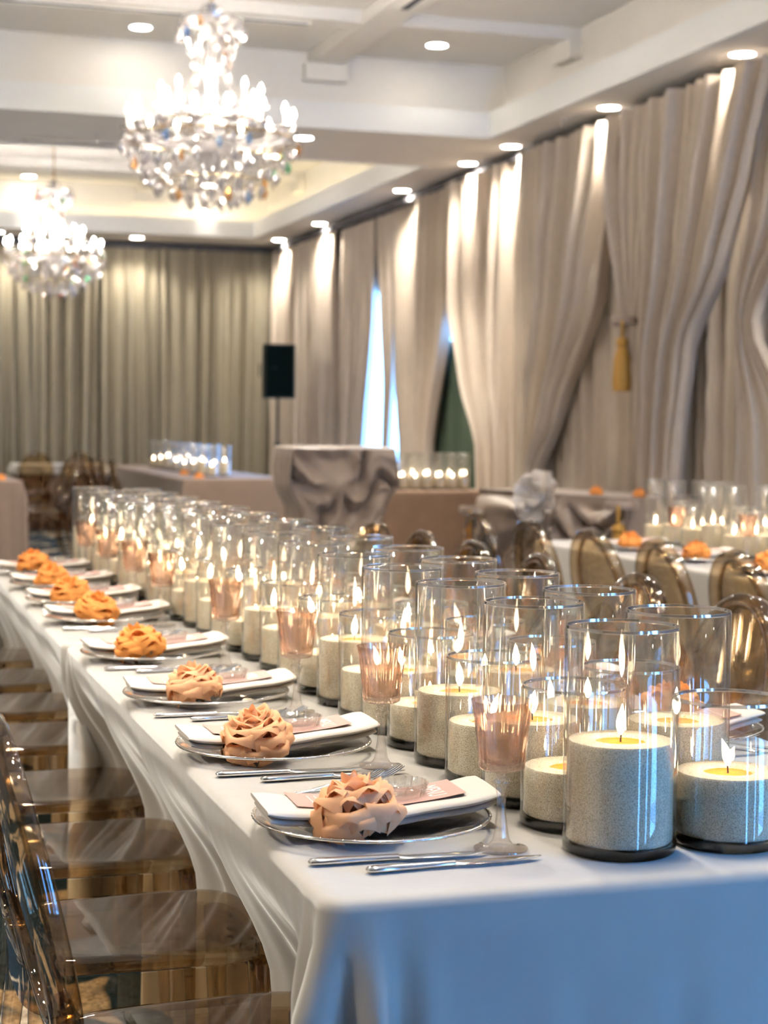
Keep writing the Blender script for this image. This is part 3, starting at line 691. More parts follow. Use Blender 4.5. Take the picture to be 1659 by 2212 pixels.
def knife_parts():
    n = 10
    def sec(pts):                       # pts: (x, half width y, half thick z, yoff)
        mb = MB(); k = 10
        vs = []
        for (x, wy, wz, yo) in pts:
            for i in range(k):
                a = 2 * PI * i / k; vs.append((x, yo + wy * math.cos(a), .0052 + wz * math.sin(a)))
        fs = [(j * k + i, j * k + (i + 1) % k, (j + 1) * k + (i + 1) % k, (j + 1) * k + i) for j in range(len(pts) - 1) for i in range(k)]
        fs += [tuple(range(k))[::-1], tuple((len(pts) - 1) * k + i for i in range(k))]
        return mb.add(vs, fs)
    h = sec([(-.125, .003, .0015, 0), (-.122, .0075, .0042, 0), (-.112, .0092, .005, 0), (-.08, .0080, .0048, 0), (-.04, .0066, .0042, 0), (-.012, .0066, .0040, 0), (-.006, .0072, .0040, 0)]).mesh('handle', 'steel', angle=60)
    b = sec([(-.007, .0060, .0030, .001), (.004, .0095, .0016, -.001), (.03, .0105, .0013, -.001), (.075, .0100, .0011, -.001), (.10, .0070, .0009, .001), (.116, .0015, .0006, .004)]).mesh('blade', 'steel', angle=60)
    return h, b
KH, KB = knife_parts()
def fork_parts():
    h = MB().tube([(-.095, 0, .004), (-.088, 0, .004), (-.06, 0, .0045), (-.02, 0, .006), (.02, 0, .009), (.035, 0, .0075)], [.003, .0075, .0062, .004, .0034, .004], 8, flat=(1, .4)).mesh('handle', 'steel')
    hd = MB()
    hd.grid(9, 5, lambda u, v: (.034 + .03 * v, (u - .5) * (.008 + .016 * ss(0, .8, v)), .0075 - .004 * math.sin(v * 2.4) + .003 * (2 * u - 1) ** 2))
    hd.grid(9, 5, lambda u, v: (.034 + .03 * v, (.5 - u) * (.008 + .016 * ss(0, .8, v)), .0060 - .004 * math.sin(v * 2.4) + .003 * (2 * u - 1) ** 2))
    for q in range(4):
        y = -.0100 + .00667 * q
        hd.tube([(.063, y, .0055), (.078, y * 1.03, .0065), (.094, y, .0115), (.102, y * .97, .015)], [.0018, .0016, .0013, .0006], 6)
    return h, hd.mesh('tines', 'steel')
FH, FT = fork_parts()

def petal_mesh(kind):
    """cupped petal with pointed, rolled back tip; base at origin, grows along +z, inner side faces -x"""
    mb = MB(); nu, nv = 9, 9
    W, H, cup, roll = {'outer': (.027, .047, .50, 1.30), 'mid': (.028, .044, .85, 1.1), 'inner': (.021, .039, 1.25, .75), 'core': (.012, .033, 2.1, .25)}[kind]
    def fn(u, v):
        s = 2 * u - 1
        wd = W * (.34 + .66 * math.sin(PI * .5 * min(1, v * 1.5)) ** .9)
        ang = s * cup; rr = wd / max(cup, .2)
        y = rr * math.sin(ang); x = -rr * (1 - math.cos(ang))
        z = H * v * (1 - (.16 + .24 * v) * abs(s) ** 1.3 * v)         # pointed middle
        x += .16 * H * math.sin(PI * v) * (1 - .6 * abs(s))             # belly
        e = max(0, v - .62) / .38                                        # rolled back margin
        x += roll * (.30 * e ** 1.4 + .22 * e * abs(s) ** 1.5) * H
        z -= roll * (.22 * e ** 2 + .16 * e * abs(s) ** 2) * H
        return (x, y, z)
    mb.grid(nu, nv, fn)
    return mb
PETALS = {}
for c in ('petal_peach', 'petal_orange'):
    for kd in ('outer', 'mid', 'inner', 'core'): PETALS[(c, kd)] = petal_mesh(kd).mesh('petal', c, angle=None)
SEPAL = MB().add([(0, -.006, 0), (0, .006, 0), (.018, .007, -.003), (.018, -.007, -.003), (.034, 0, -.001)], [(0, 3, 2, 1), (3, 4, 2)]).mesh('sepal', 'leafgreen')
CALYX = MB().lathe([(0, -.004), (.008, -.003), (.011, .002), (.009, .008), (0, .009)], 12).mesh('calyx', 'leafgreen')
def rose(x, y, z, label, mat, seed, s=1., rz=0., tilt=(0, 0), group='orange roses on the napkins', parts=True):
    rnd = random.Random(seed)
    o = thing('rose', label, 'flower', (x, y, z), rz, group); o.rotation_euler = (tilt[0], tilt[1], rz); o.scale = (s, s, s)
    inst('calyx', CALYX, o, (0, 0, .002))
    for i in range(4): inst('sepal', SEPAL, o, (0, 0, .0045), (0, 0, i * 1.57 + .3))
    lay = [('outer', 8, .012, .006, 76, 1.05), ('outer', 5, .012, .008, 58, 1.06), ('mid', 6, .012, .010, 42, 1.06), ('mid', 5, .010, .012, 27, 1.02), ('inner', 5, .011, .013, 19, 1.10), ('inner', 5, .008, .015, 12, 1.08), ('inner', 4, .004, .017, 6, 1.02), ('core', 4, .003, .018, 3, 1.15)]
    for li, (kd, n, r0, z0, lean, sc_) in enumerate(lay):
        ph = rnd.uniform(0, 6.28)
        for i in range(n):
            a = ph + 2 * PI * i / n + rnd.uniform(-.12, .12)
            b = math.radians(lean + rnd.uniform(-7, 7)); k = sc_ * rnd.uniform(.92, 1.08)
            q = inst('petal', PETALS[(mat, kd)], o, (r0 * math.cos(a), r0 * math.sin(a), z0), None, (k, k * rnd.uniform(.92, 1.1), k))
            q.rotation_euler = (rnd.uniform(-.15, .15), b, a); q.rotation_mode = 'XYZ'
    return o

where8 = ['nearest the camera', 'second from the camera', 'third from the camera', 'fourth from the camera', 'fifth from the camera', 'sixth from the camera', 'seventh from the camera', 'farthest along the table']
def setting(px, py, flip, wh, k, side, cutlery=True, dishes=True, rosemat=None, z=TT):
    """one guest's place; flip=-1 mirrors it for the opposite side of the table"""
    rz = 0 if flip > 0 else PI
    ca, sa = math.cos(rz), math.sin(rz)
    def P(dx, dy): return (px + ca * dx - sa * dy, py + sa * dx + ca * dy)
    jr = random.Random(100 + k)
    c = thing('charger_plate', 'clear beaded glass charger %s%s' % (wh, side), 'plate', (px, py, z + .0008), rz, 'beaded glass chargers')
    inst('plate', CH_P, c); inst('beaded_rim', CH_R, c)
    nr = jr.uniform(-.05, .05)
    n = inst('napkin', NAP, None, (px + .005 * ca, py + .012 * ca, z + .0008), (0, 0, rz + nr)); tag(n, 'folded ivory napkin on the charger %s%s' % (wh, side), 'napkin', 'folded napkins')
    m_ = thing('menu_card', 'blush pink menu card on the napkin %s%s' % (wh, side), 'menu', (px + .005 * ca, py + .020 * ca, z + .0008), rz + nr, 'menu cards')
    cd_ = inst('card', CARD, m_); inst('menu_lettering', MENU_T, cd_); inst('fine_print', FINE, cd_)
    if dishes:
        x, y = P(.048, .034); d = inst('glass_dish', DISH, None, (x, y, z + .0375)); tag(d, 'small fluted glass dish %s%s' % (wh, side), 'dish', 'fluted glass dishes')
    if cutlery:
        for q, (dx, dy, a) in enumerate(((-.012, -.178, -.04), (.048, -.225, .03))):
            x, y = P(dx, dy); kf = thing('table_knife', '%s steel table knife of the pair %s%s' % (('farther', 'closer')[q], wh, side), 'knife', (x, y, z + .0002), rz + a, 'table knives')
            inst('handle', KH, kf); inst('blade', KB, kf)
        for q, (dx, dy, a) in enumerate(((-.022, .188, .10), (.018, .205, .16))):
            x, y = P(dx, dy); kf = thing('dinner_fork', '%s steel dinner fork of the pair %s%s' % (('closer', 'farther')[q], wh, side), 'fork', (x, y, z + .0135), rz + a, 'dinner forks'); kf.rotation_euler = (0, -.13, rz + a)
            inst('handle', FH, kf); inst('tines', FT, kf)
    mat = rosemat or ('petal_peach' if k < 3 else 'petal_orange')
    x, y = P(-.036 + jr.uniform(-.012, .006), -.072)
    nm = 'peach' if mat == 'petal_peach' else 'orange'
    rose(x, y, z + .030, '%s rose on the napkin %s%s' % (nm, wh, side), mat, 200 + k, jr.uniform(1.14, 1.26), jr.uniform(0, 6), (.22 * ca, -.10 * ca))
for k, yy in enumerate(PLACE_Y):
    setting(.705, yy, 1, where8[k], k, ' on the left side')
    goblet(.846 if k != 0 else .836, [2.125, 2.69, 3.24, 3.885, 4.70, 5.17, 5.70, 6.22][k], 'blush pink cut crystal goblet, %s' % where8[k])
for k in range(1, 7):
    setting(1.437, PLACE_Y[k] - .03, -1, ORD[k] + ' from the camera', 20 + k, ' behind the candles', cutlery=k < 3, dishes=False)
    goblet(1.300, PLACE_Y[k] + .15, 'blush goblet behind the candles, %s from the camera' % ORD[k])
for k, yy in enumerate((5.25, 5.82, 6.42, 7.05)):
    setting(3.37, yy, 1, ORD[k] + ' from the front', 40 + k, ' of the right table', cutlery=False, dishes=False, rosemat='petal_orange')
    goblet(3.53, yy - .14, 'blush goblet on the right table, %s from the front' % ORD[k], group='goblets on the right table')

# ------------------------------------------------------------------ ghost chairs
def chair_meshes():
    Wd, Dp = .205, .215                       # half width (y) and half depth (x)
    def outline(n, inset=0., p=4.6):
        pts = []
        for i in range(n):
            a = 2 * PI * i / n; c, s_ = math.cos(a), math.sin(a)
            x = (Dp - inset) * math.copysign(abs(c) ** (2 / p), c); y = (Wd - inset) * math.copysign(abs(s_) ** (2 / p), s_)
            y *= 1 - .07 * (1 - (x / Dp)) * .5
            pts.append((x, y))
        return pts
    def loft(rings, closed=False, capA=True, capB=True):
        mb = MB(); n = len(rings[0]); vs = [p for r in rings for p in r]; fs = []
        K = len(rings)
        for j in range(K if closed else K - 1):
            jj = (j + 1) % K
            for i in range(n): fs.append((j * n + i, j * n + (i + 1) % n, jj * n + (i + 1) % n, jj * n + i))
        if not closed:
            if capA: fs.append(tuple(range(n))[::-1])
            if capB: fs.append(tuple((K - 1) * n + i for i in range(n)))
        return mb.add(vs, fs)
    n = 56
    R3 = lambda ins, z: [(x, y, z) for x, y in outline(n, ins)]
    seat = loft([R3(.010, .436), R3(.002, .440), R3(0, .450), R3(.003, .458), R3(.010, .461), R3(.03, .4615)])
    apron = loft([R3(.004, .4355), R3(.006, .372), R3(.010, .368), R3(.020, .370), R3(.020, .4355)], closed=False, capA=False, capB=False)
    legs = []
    fl = [(.178, .166), (.178, -.166)]
    for (x, y) in fl: legs.append(MB().tube([(x, y, .43), (x, y, .36), (x + .004, y, .18), (x + .012, y, 0)], [.030, .025, .019, .013], 10, flat=(1, .8)))
    for s_ in (1, -1): legs.append(MB().tube([(-.182, s_ * .155, .43), (-.186, s_ * .155, .34), (-.205, s_ * .158, .18), (-.255, s_ * .162, 0)], [.028, .024, .019, .014], 10, flat=(1, .8)))
    # oval back
    tilt = math.radians(13); bz, bx = .715, -.215
    def back(y, zz, d=0.): return (bx - math.sin(tilt) * (zz + .20) + math.cos(tilt) * d, y, bz + math.cos(tilt) * zz + math.sin(tilt) * d)
    nn = 56; rings = []
    for i in range(nn):
        a = 2 * PI * i / nn; c, s_ = math.cos(a), math.sin(a)
        sec = []
        for (dr, dd) in ((-.017, -.016), (-.012, -.021), (.011, -.021), (.016, -.016), (.016, .016), (.011, .021), (-.012, .021), (-.017, .016)):
            sec.append(back((.182 + dr) * c, (.208 + dr) * s_, dd))
        rings.append(sec)
    frame = loft(rings, closed=True)
    pan = MB()
    def pf(d):
        return lambda u, v: back(.168 * v * math.cos(2 * PI * u), .194 * v * math.sin(2 * PI * u), d - .012 * (1 - v * v))
    pan.grid(40, 7, pf(.004), closed_u=True); pan.grid(40, 7, pf(-.003), closed_u=True)
    sup = []
    for s_ in (1, -1): sup.append(MB().tube([(-.190, s_ * .130, .455), (-.205, s_ * .125, .50), back(s_ * .115, -.155), back(s_ * .125, -.13)], [.022, .017, .014, .012], 10))
    return seat, apron, legs, frame, pan, sup
seat, apron, legs, fr, pan, sup = chair_meshes()
CM = {'seat': seat.mesh('seat', 'ghost', angle=35), 'apron': apron.mesh('apron', 'ghost', angle=35), 'back_frame': fr.mesh('back_frame', 'ghost_edge', angle=50), 'back_panel': pan.mesh('back_panel', 'ghost', angle=None)}
LEGS = [l.mesh('leg', 'ghost_edge') for l in legs]; SUPS = [s_.mesh('back_support', 'ghost_edge') for s_ in sup]
def chair(x, y, rz, label, group):
    o = thing('ghost_chair', label, 'chair', (x, y, .001), rz, group)
    inst('apron', CM['apron'], inst('seat', CM['seat'], o)); inst('back_panel', CM['back_panel'], inst('back_frame', CM['back_frame'], o))
    for l in LEGS: inst('leg', l, o)
    for l in SUPS: inst('back_support', l, o)
    return o
for k, yy in enumerate(CHAIR_Y):
    chair(.485 + .01 * (k == 0), yy, random.uniform(-.03, .03), 'smoky amber clear chair at left of main table, %s' % where8[k], 'ghost chairs left of the main table')
for k, yy in enumerate(CHAIR_Y[1:], 1):
    chair(1.70, yy + .02, PI + random.uniform(-.05, .05), 'smoky amber clear chair behind the candles, %s' % where8[k], 'ghost chairs right of the main table')
for k, yy in enumerate((4.25, 4.82, 5.36, 5.93, 6.52, 7.1)):
    chair(2.97, yy, random.uniform(-.06, .06), 'clear amber chair at the right table, %s from the front' % ORD[k], 'ghost chairs at the right table')
chair(1.83, 16.45, PI + .1, 'dark clear chair beside the far mauve table at left edge', 'far ghost chairs')
chair(1.85, 17.2, PI, 'dark clear chair behind another by the far left mauve table', 'far ghost chairs')
for k in range(4): chair(2.84, 16.9 + .75 * k, 0, 'far clear chair at left side of mauve candle table, %s from front' % ORD[k], 'far ghost chairs')
for k in range(2): chair(2.15 + .5 * k, 20.25, PI / 2, 'far clear chair before the brown skirted table, %s from left' % ORD[k], 'far ghost chairs')

# ------------------------------------------------------------------ loudspeaker
def loudspeaker(x, y):
    o = thing('loudspeaker', 'black loudspeaker box on a pole in front of back drapes', 'speaker', (x, y, 1.565), -.12)
    def rb(z, t): return [(-.155, .17, z), (.155, .17, z), (.185, -.10, z), (.16, -.17, z), (-.16, -.17, z), (-.185, -.10, z)]
    mb = MB(); a = rb(0, 0); b = rb(.60, 0)
    mb.add(a + b, [(0, 1, 2, 3, 4, 5), (11, 10, 9, 8, 7, 6)] + [(i, i + 6, (i + 1) % 6 + 6, (i + 1) % 6) for i in range(6)])
    mb.build('cabinet', 'black', o, smooth=False)
    MB().box(-.15, .15, -.178, -.171, .02, .58).build('grille', 'blackgrille', o, smooth=False)
    MB().lathe([(.02, .0), (.055, .0), (.06, .004), (.0, .008)], 20).build('badge', 'steel', o, (-.07, -.185, .33)).scale = (.5, .2, .8)
    MB().tube([(-.19, .02, .25), (-.205, .02, .25), (-.205, .02, .38), (-.19, .02, .38)], .01, 6).build('handle', 'black', o)
    s = thing('speaker_stand', 'black tripod pole stand holding up the loudspeaker', 'stand', (x, y, 0))
    MB().tube([(0, 0, .25), (0, 0, 1.05)], .024, 10).build('lower_pole', 'black', s)
    MB().tube([(0, 0, 1.02), (0, 0, 1.564)], .017, 10).build('upper_pole', 'black', s)
    MB().lathe([(.03, .98), (.036, .99), (.036, 1.06), (.03, 1.07)], 12, closed=True).build('collar', 'black', s)
    for i in range(3):
        a = i * 2 * PI / 3 + .4; MB().tube([(0, 0, .62), (.55 * math.cos(a), .55 * math.sin(a), .02)], .013, 8).build('leg', 'black', s)
loudspeaker(4.72, 19.0)

# ------------------------------------------------------------------ cocktail table with knotted satin cover
def gathered(label, x, y, rz, hx, hy, zt, zb, mat, knot, name, cat, freq=13, amp=.05, skew=.06, nz=30, loop=None):
    """boxy cover whose front side is gathered in radiating folds around a knot (u along front -1..1, z)"""
    mb = MB(); n = 44
    ku, kz = knot
    def front(u, v):
        z = zt - .012 - (zt - zb) * v; s = 2 * u - 1
        du = (s - ku) * hx; dz = z - kz; d = math.hypot(du, dz); a = math.atan2(dz, du)
        am = amp * ss(0.03, .22, d) * ss(0, .12, v)
        a2 = a + .55 * math.sin(3.1 * du + 2.0) + .5 * math.sin(5.3 * d + 4 * s) + .25 * math.sin(17 * du + 9 * dz)
        off = am * (math.sin(freq * a2) + .5 * math.sin(1.7 * freq * a2 + 1 + 8 * dz) - .3 * abs(math.sin(11 * z + 4 * s))) + .05 * math.exp(-(d / .10) ** 2)
        pull = -.22 * ss(kz, zb, z) * s * hx + .0
        zz = z - (.10 * (1 - s * s) if False else 0) + .16 * ss(kz + .1, zb, z) * abs(s - ku)
        return (s * hx + pull, -hy - off - .02 * v, zz)
    mb.grid(n, nz, front)
    def sidef(sgn):
        def f(u, v):
            z = zt - .012 - (zt - zb) * v; yy = -hy + 2 * hy * u
            wv = amp * .5 * ss(0, .2, v) * math.sin(u * 22 + 3 * v)
            xx = sgn * (hx + wv - .22 * ss(kz, zb, z) * hx); zz = z + .16 * ss(kz + .1, zb, z) * abs(sgn - ku)
            return (xx, yy - .02 * v * (1 - u), zz)
        return f
    mb.grid(20, nz, sidef(1)); mb.grid(20, nz, sidef(-1))
    mb.grid(n, nz, lambda u, v: ((2 * u - 1) * hx * (1 - .22 * ss(kz, zb, zt - (zt - zb) * v)), hy + .02 * math.sin(u * 25), zt - .012 - (zt - zb) * v + .16 * ss(kz + .1, zb, zt - (zt - zb) * v) * abs(2 * u - 1 - ku)))
    mb.add([(-hx, -hy - .005, zt - .012), (hx, -hy - .005, zt - .012), (hx, hy + .005, zt - .012), (-hx, hy + .005, zt - .012), (-hx + .015, -hy + .015, zt), (hx - .015, -hy + .015, zt), (hx - .015, hy - .015, zt), (-hx + .015, hy - .015, zt)],
           [(4, 5, 6, 7), (0, 1, 5, 4), (1, 2, 6, 5), (2, 3, 7, 6), (3, 0, 4, 7)])
    o = mb.build(name, mat, angle=60); o.location = (x, y, 0); o.rotation_euler = (0, 0, rz)
    return tag(o, label, cat)
CTX, CTY = 3.30, 11.65
gathered('champagne satin cover knotted around the cocktail table', CTX, CTY, -.05, .36, .33, 1.145, .52, 'satin', (-.15, .88), 'table_cover', 'tablecloth', freq=5, amp=.05)
ct = thing('cocktail_table', 'tall cocktail table with black pole under the knotted satin', 'table', (CTX, CTY, 0))
MB().lathe([(0, 0), (.24, 0), (.25, .012), (.06, .03), (0, .03)], 28).build('base', 'black', ct)
MB().tube([(0, 0, .02), (0, 0, 1.10)], .032, 12).build('pole', 'black', ct)
MB().lathe([(0, 1.10), (.31, 1.10), (.315, 1.115), (.31, 1.128), (0, 1.128)], 32).build('tabletop', 'wood', ct)
pl = thing('plinth', 'low draped plinth carrying three candles beside the cocktail table', 'plinth', (3.62, 12.1, 0))
MB().lathe([(0, 0), (.27, 0), (.25, .02), (.24, .40), (.245, .412), (.23, .42), (0, .42)], 60, rfun=lambda a, k, z: 1 + (.03 * math.sin(16 * a) if z < .39 else 0)).build('drape', 'linen', pl)
for k, (dx, dy) in enumerate(((-.14, -.05), (.0, -.1), (.13, -.02))):
    candle(3.62 + dx, 12.1 + dy, .421, 'short', .085, 'low candle on the plinth behind the cylinders, %s from left' % ORD[k], 'candles on the low plinth', k, .75)

# ------------------------------------------------------------------ head table with swags, bow and flower by the right wall
HX, HY, HA = 4.78, 10.55, 0.0
def head_table():
    P1 = Vector((4.70, 9.83)); P2 = Vector((4.26, 11.28)); L = (P2 - P1).length; ang = math.atan2(P2.y - P1.y, P2.x - P1.x)
    # local x runs from the near right end to the far left end, local y points to the room (normal)
    c = (P1 + P2) / 2; zt = .86; D = .62
    t = thing('head_table', 'table under the swagged satin near the right wall', 'table', (c.x, c.y, 0), ang)
    MB().box(-L / 2 + .04, L / 2 - .04, -D + .04, -.05, zt - .05, zt - .015).build('tabletop', 'wood', t, smooth=False)
    for sx in (-1, 1):
        for yy in (-D + .1, -.12): MB().tube([(sx * (L / 2 - .12), yy, 0), (sx * (L / 2 - .12), yy, zt - .05)], .02, 8).build('leg', 'steel', t)
    mb = MB(); k0 = .42                                     # knot position along the front (0 near end .. 1 far end)
    def front(u, v):
        z = zt - zt * v * .985; s = (u - k0); d = math.hypot(s * L, (z - .72)); a = math.atan2(z - .72, s * L)
        right_ = u < k0
        if right_:                                           # swag: catenary folds between the knot and the near end
            q = u / k0; sagz = z + .42 * (1 - (2 * q - 1) ** 2) * .5 + .10 * (1 - q)
            off = .085 * ss(.05, .2, v) * ss(1.0, .6, v) * (math.sin(sagz * 40) + .4 * math.sin(sagz * 93 + 4 * q)) * ss(0, .1, q)
        else: off = .06 * ss(.02, .15, d) * (math.sin(8 * a + 3 * d) + .4 * math.sin(19 * a)) * ss(1, .7, v)
        off += .05 * math.exp(-(d / .12) ** 2)
        return (-L / 2 + L * u, .02 + off + .04 * v, z)
    mb.grid(70, 40, front)
    mb.grid(20, 16, lambda u, v: (-L / 2 - .02 * math.sin(u * 25) * v, .02 - D * u, zt - zt * v * .985))
    mb.grid(20, 16, lambda u, v: (L / 2 + .02 * math.sin(u * 25) * v, .02 - D * u, zt - zt * v * .985))
    mb.grid(20, 16, lambda u, v: (-L / 2 + L * u, .02 - D - .02 * math.sin(u * 40) * v, zt - zt * v * .985))
    mb.grid(24, 10, lambda u, v: (-L / 2 + L * u, .02 - D * v, zt + .004 * math.sin(u * 17 + v * 9) * math.sin(PI * u) * math.sin(PI * v)))
    o = mb.build('swagged_tablecloth', 'satin', angle=60); o.location = (c.x, c.y, 0); o.rotation_euler = (0, 0, ang)
    tag(o, 'champagne satin cloth swagged and knotted on the head table', 'tablecloth')
    # white fabric flower and ribbon tails on the knot
    kx = -L / 2 + L * k0
    f = thing('fabric_flower', 'white ruffled fabric flower on the head table knot', 'flower', (0, 0, 0))
    ca, sa = math.cos(ang), math.sin(ang)
    f.location = (c.x + ca * kx - sa * .17, c.y + sa * kx + ca * .17, .83); f.rotation_euler = (-1.25, 0, ang)
    pm = MB(); pm.grid(7, 6, lambda u, v: ((v * .12) * (1 - .1 * (2 * u - 1) ** 2), (2 * u - 1) * (.012 + .055 * v), .02 * v + .018 * v * math.sin(u * 12)))
    pmesh = pm.mesh('petal', 'petal_white', angle=None)
    for i in range(16): inst('petal', pmesh, f, (0, 0, .012 * (i // 8)), (0, -.15 - .55 * (i // 8), i * PI / 4 + .35 * (i // 8)), (1.5, 1.5, 2.2))
    MB().lathe([(0, -.01), (.03, -.008), (.04, .02), (.02, .045), (0, .05)], 14).build('center', 'petal_white', f)
    for s, dx in ((-1, -.10), (1, .10)):
        def tail(u, v, s=s, dx=dx): return (kx + dx * v + (u - .5) * (.05 + .10 * v) + .02 * math.sin(v * 7), .13 + .05 * v + .02 * math.sin(u * 9 + v * 4), .74 - .62 * v)
        r = MB().grid(9, 18, tail).build('ribbon_tail', 'satin', None, angle=None); r.location = (c.x, c.y, 0); r.rotation_euler = (0, 0, ang)
        tag(r, '%s satin ribbon tail hanging below the fabric flower' % ('right' if s < 0 else 'left'), 'ribbon')
    for q, (u, yy) in enumerate(((.05, -.15), (.30, -.12))):
        xx = -L / 2 + L * u
        rose(c.x + ca * xx - sa * yy, c.y + sa * xx + ca * yy, zt + .012, 'small orange rose lying on the head table, %s' % ('near end' if q == 0 else 'beside the knot'), 'petal_orange', 500 + q, .9, q * 2., group='roses on far tables')
head_table()
tassel(11.20, .40, 4.18, 'gold tassel at the far left end of the head table')
tassel(9.78, .50, 4.62, 'gold tassel at the near right end of the head table')
for q, (x, y) in enumerate(((3.30, 16.4), (3.35, 17.4), (1.4, 16.0))):
    rose(x, y, TT + .004, 'distant orange rose on %s' % ('the front of the mauve candle table', 'the mauve candle table farther back', 'the mauve table at the left picture edge')[q], 'petal_orange', 600 + q, 1.0, q, group='roses on far tables')

# ------------------------------------------------------------------ chandeliers
DROP = MB().add([(0, 0, 0)] + [(.013 * math.cos(i * PI / 3), .013 * math.sin(i * PI / 3), -.022) for i in range(6)] + [(.017 * math.cos(i * PI / 3), .017 * math.sin(i * PI / 3), -.040) for i in range(6)] + [(0, 0, -.066)],
                [(0, 1 + i, 1 + (i + 1) % 6) for i in range(6)] + [(1 + i, 7 + i, 7 + (i + 1) % 6, 1 + (i + 1) % 6) for i in range(6)] + [(7 + i, 13, 7 + (i + 1) % 6) for i in range(6)])
DROPS = {k: (lambda mb: mb.mesh('crystal_drop', k, smooth=False))(DROP) for k in ('crystal', 'crystal_w', 'crystal_amber', 'crystal_rose', 'crystal_azure', 'crystal_mint')}
def chandelier(x, y, label, seed):
    rnd = random.Random(seed)
    o = thing('chandelier', label, 'chandelier', (x, y, TZ), rnd.uniform(0, 1), 'crystal chandeliers')
    zz = lambda z: z - TZ
    MB().lathe([(0, 0), (.07, 0), (.075, -.01), (.05, -.035), (.015, -.05), (0, -.05)], 20).build('ceiling_rose', 'gold_metal', o)
    mb = MB()
    for i in range(9): mb.tube([(.012 * math.cos(a), .012 * math.sin(a) * (i % 2), zz(4.10 - i * .046 - .023) + .026 * math.sin(a)) if i % 2 else (.012 * math.cos(a), 0, zz(4.10 - i * .046 - .023) + .026 * math.sin(a)) for a in [2 * PI * q / 10 for q in range(11)]], .004, 5, caps=False)
    mb.build('chain', 'gold_metal', o)
    MB().lathe([(0, zz(3.72)), (.03, zz(3.71)), (.02, zz(3.66)), (.05, zz(3.62)), (.03, zz(3.58)), (.022, zz(3.45)), (.035, zz(3.38)), (.06, zz(3.33)), (.03, zz(3.27)), (.025, zz(3.12)), (.06, zz(3.05)), (.10, zz(3.00)), (.05, zz(2.93)), (.09, zz(2.84)), (.03, zz(2.74)), (0, zz(2.70))], 20).build('stem', 'crystal_w', o)
    MB().lathe([(.05, zz(3.62)), (.15, zz(3.60)), (.185, zz(3.63)), (.18, zz(3.61)), (.14, zz(3.585)), (.05, zz(3.60))], 28, closed=True).build('crown_dish', 'crystal_w', o)
    MB().lathe([(.03, zz(2.90)), (.10, zz(2.87)), (.15, zz(2.91)), (.145, zz(2.895)), (.10, zz(2.85)), (.03, zz(2.88))], 28, closed=True).build('hub_dish', 'crystal_w', o)
    for (rr, zr, rt) in ((.49, 2.935, .007), (.30, 3.03, .006), (.30, 2.70, .005)):
        MB().tube([(rr * math.cos(a), rr * math.sin(a), zz(zr)) for a in [2 * PI * q / 40 for q in range(41)]], rt, 6, caps=False).build('hoop', 'gold_metal', o)
    bul = MB().lathe([(0, 0), (.009, .004), (.0145, .018), (.0135, .03), (.007, .047), (0, .060)], 10).mesh('bulb', 'bulb')
    slv = MB().lathe([(0, -.085), (.012, -.085), (.0115, 0), (0, 0)], 10).mesh('candle_sleeve', 'petal_white')
    bob = MB().lathe([(.008, -.090), (.03, -.086), (.045, -.074), (.043, -.078), (.028, -.092), (.008, -.096)], 16, closed=True).mesh('drip_dish', 'crystal_w')
    for (n, R, zb, r0, z0, dip) in ((15, .475, 3.065, .05, 2.98, .07), (9, .29, 3.20, .045, 3.10, .05)):
        for i in range(n):
            a = 2 * PI * i / n + (.2 if n == 9 else 0); c, s = math.cos(a), math.sin(a)
            pts = []
            for q in range(9):
                t = q / 8; r = r0 + (R - r0) * t; z = z0 + (zb - .095 - z0) * t - dip * math.sin(PI * t) * (1 - .2 * t) + .0
                pts.append((r * c, r * s, zz(z)))
            arm = MB().tube(pts, .0085, 6).build('arm', 'crystal_w', o)
            inst('drip_dish', bob, arm, (R * c, R * s, zz(zb))); inst('candle_sleeve', slv, arm, (R * c, R * s, zz(zb))); inst('bulb', bul, arm, (R * c, R * s, zz(zb)))
    tiers = [(.51, 2.93, 26, 1.25), (.475, 2.995, 15, .9), (.45, 2.83, 24, 1.3), (.385, 2.76, 22, 1.3), (.31, 2.695, 18, 1.35), (.22, 2.655, 13, 1.4), (.12, 2.63, 8, 1.5), (.185, 3.61, 14, 1.2), (.15, 3.54, 10, 1.1), (.30, 3.09, 14, 1.1), (.40, 2.90, 18, 1.1), (.24, 2.86, 14, 1.2), (.10, 3.32, 8, .9), (.13, 3.12, 9, 1.0), (.19, 3.57, 16, 1.2), (.13, 3.48, 11, 1.1), (.11, 3.40, 10, 1.0)]
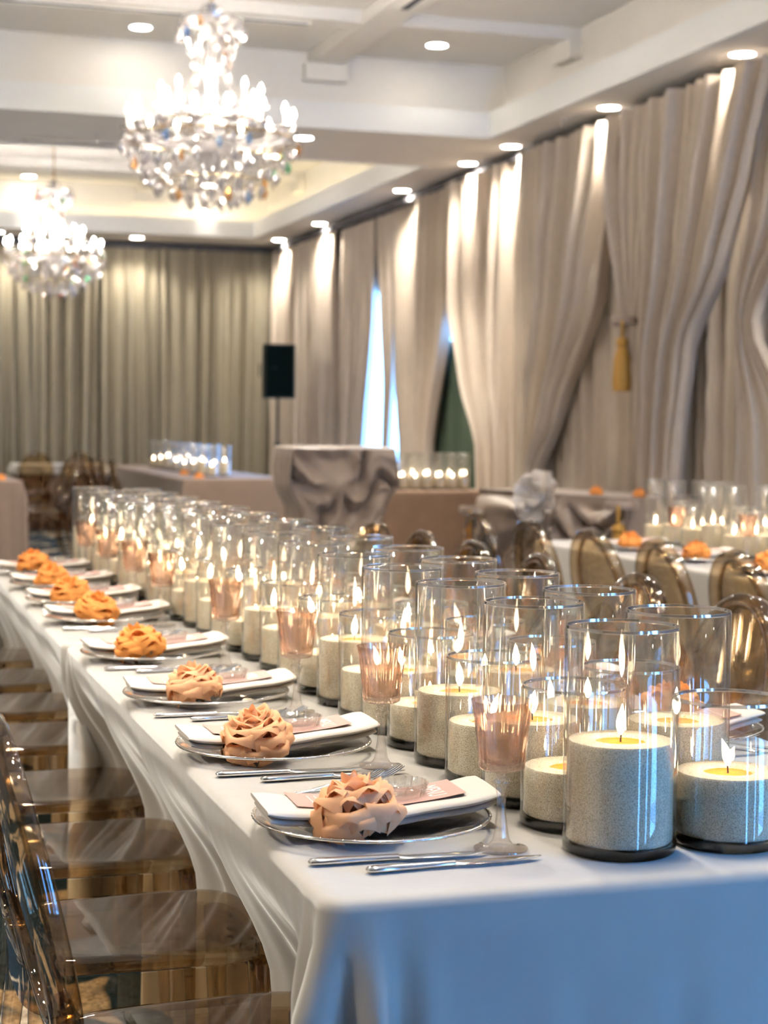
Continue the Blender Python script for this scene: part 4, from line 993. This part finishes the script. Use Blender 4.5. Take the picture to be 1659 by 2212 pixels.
    for (R, z, n, s) in tiers:
        for i in range(n):
            a = 2 * PI * (i + rnd.uniform(-.15, .15)) / n
            mk = 'crystal' if rnd.random() < .55 else 'crystal_w'
            if rnd.random() < .09: mk = 'crystal_' + rnd.choice(('amber', 'rose', 'azure', 'mint', 'amber'))  # a few drops carry a painted colour glint
            inst('crystal_drop', DROPS[mk], o, (R * math.cos(a), R * math.sin(a), zz(z + rnd.uniform(-.01, .01))), (0, 0, rnd.uniform(0, 6)), (s, s, s * rnd.uniform(.9, 1.1)))
    mb = MB()
    def bead(p, r):
        mb.add([(p[0], p[1], p[2] + r), (p[0] + r, p[1], p[2]), (p[0], p[1] + r, p[2]), (p[0] - r, p[1], p[2]), (p[0], p[1] - r, p[2]), (p[0], p[1], p[2] - r)],
               [(0, 1, 2), (0, 2, 3), (0, 3, 4), (0, 4, 1), (5, 2, 1), (5, 3, 2), (5, 4, 3), (5, 1, 4)])
    for i in range(30):                                   # strings of beads: bowl, column and crown
        a = 2 * PI * i / 30; c, s = math.cos(a), math.sin(a)
        for q in range(20):
            t = q / 19; r = .50 * (1 - t) ** .75 + .03; z = 2.93 - .30 * t - .04 * math.sin(PI * t); bead((r * c, r * s, zz(z)), .0085)
        if i % 2 == 0:
            for q in range(26):
                t = q / 25; r = .075 + .05 * t + .17 * t ** 4; z = 3.56 - .50 * t; bead((r * c, r * s, zz(z)), .0075)
            for q in range(12):
                t = q / 11; r = .05 + .13 * t; z = 3.70 - .09 * t - .05 * math.sin(PI * t); bead((r * c, r * s, zz(z)), .0075)
        for q in range(9):
            t = q / 8; a2 = a + (2 * PI / 30) * t; z = 2.99 - .05 * math.sin(PI * t); bead((.48 * math.cos(a2), .48 * math.sin(a2), zz(z)), .007)
    b = mb.build('bead_strings', 'crystal', o, smooth=False); b['kind'] = 'stuff'
    MB().lathe([(0, zz(2.60)), (.012, zz(2.595)), (.028, zz(2.575)), (.028, zz(2.56)), (.012, zz(2.54)), (0, zz(2.535))], 12).build('crystal_ball', 'crystal', o, smooth=False)
    return o
chandelier(2.07, 9.97, 'large sparkling crystal chandelier hanging in the near ceiling tray', 1)
chandelier(2.10, 3.10, 'added unseen crystal chandelier overhead above the near tables', 3)  # out of view, added as warm light for table and ceiling
chandelier(2.10, 17.85, 'smaller distant crystal chandelier at left in the far lit tray', 2)
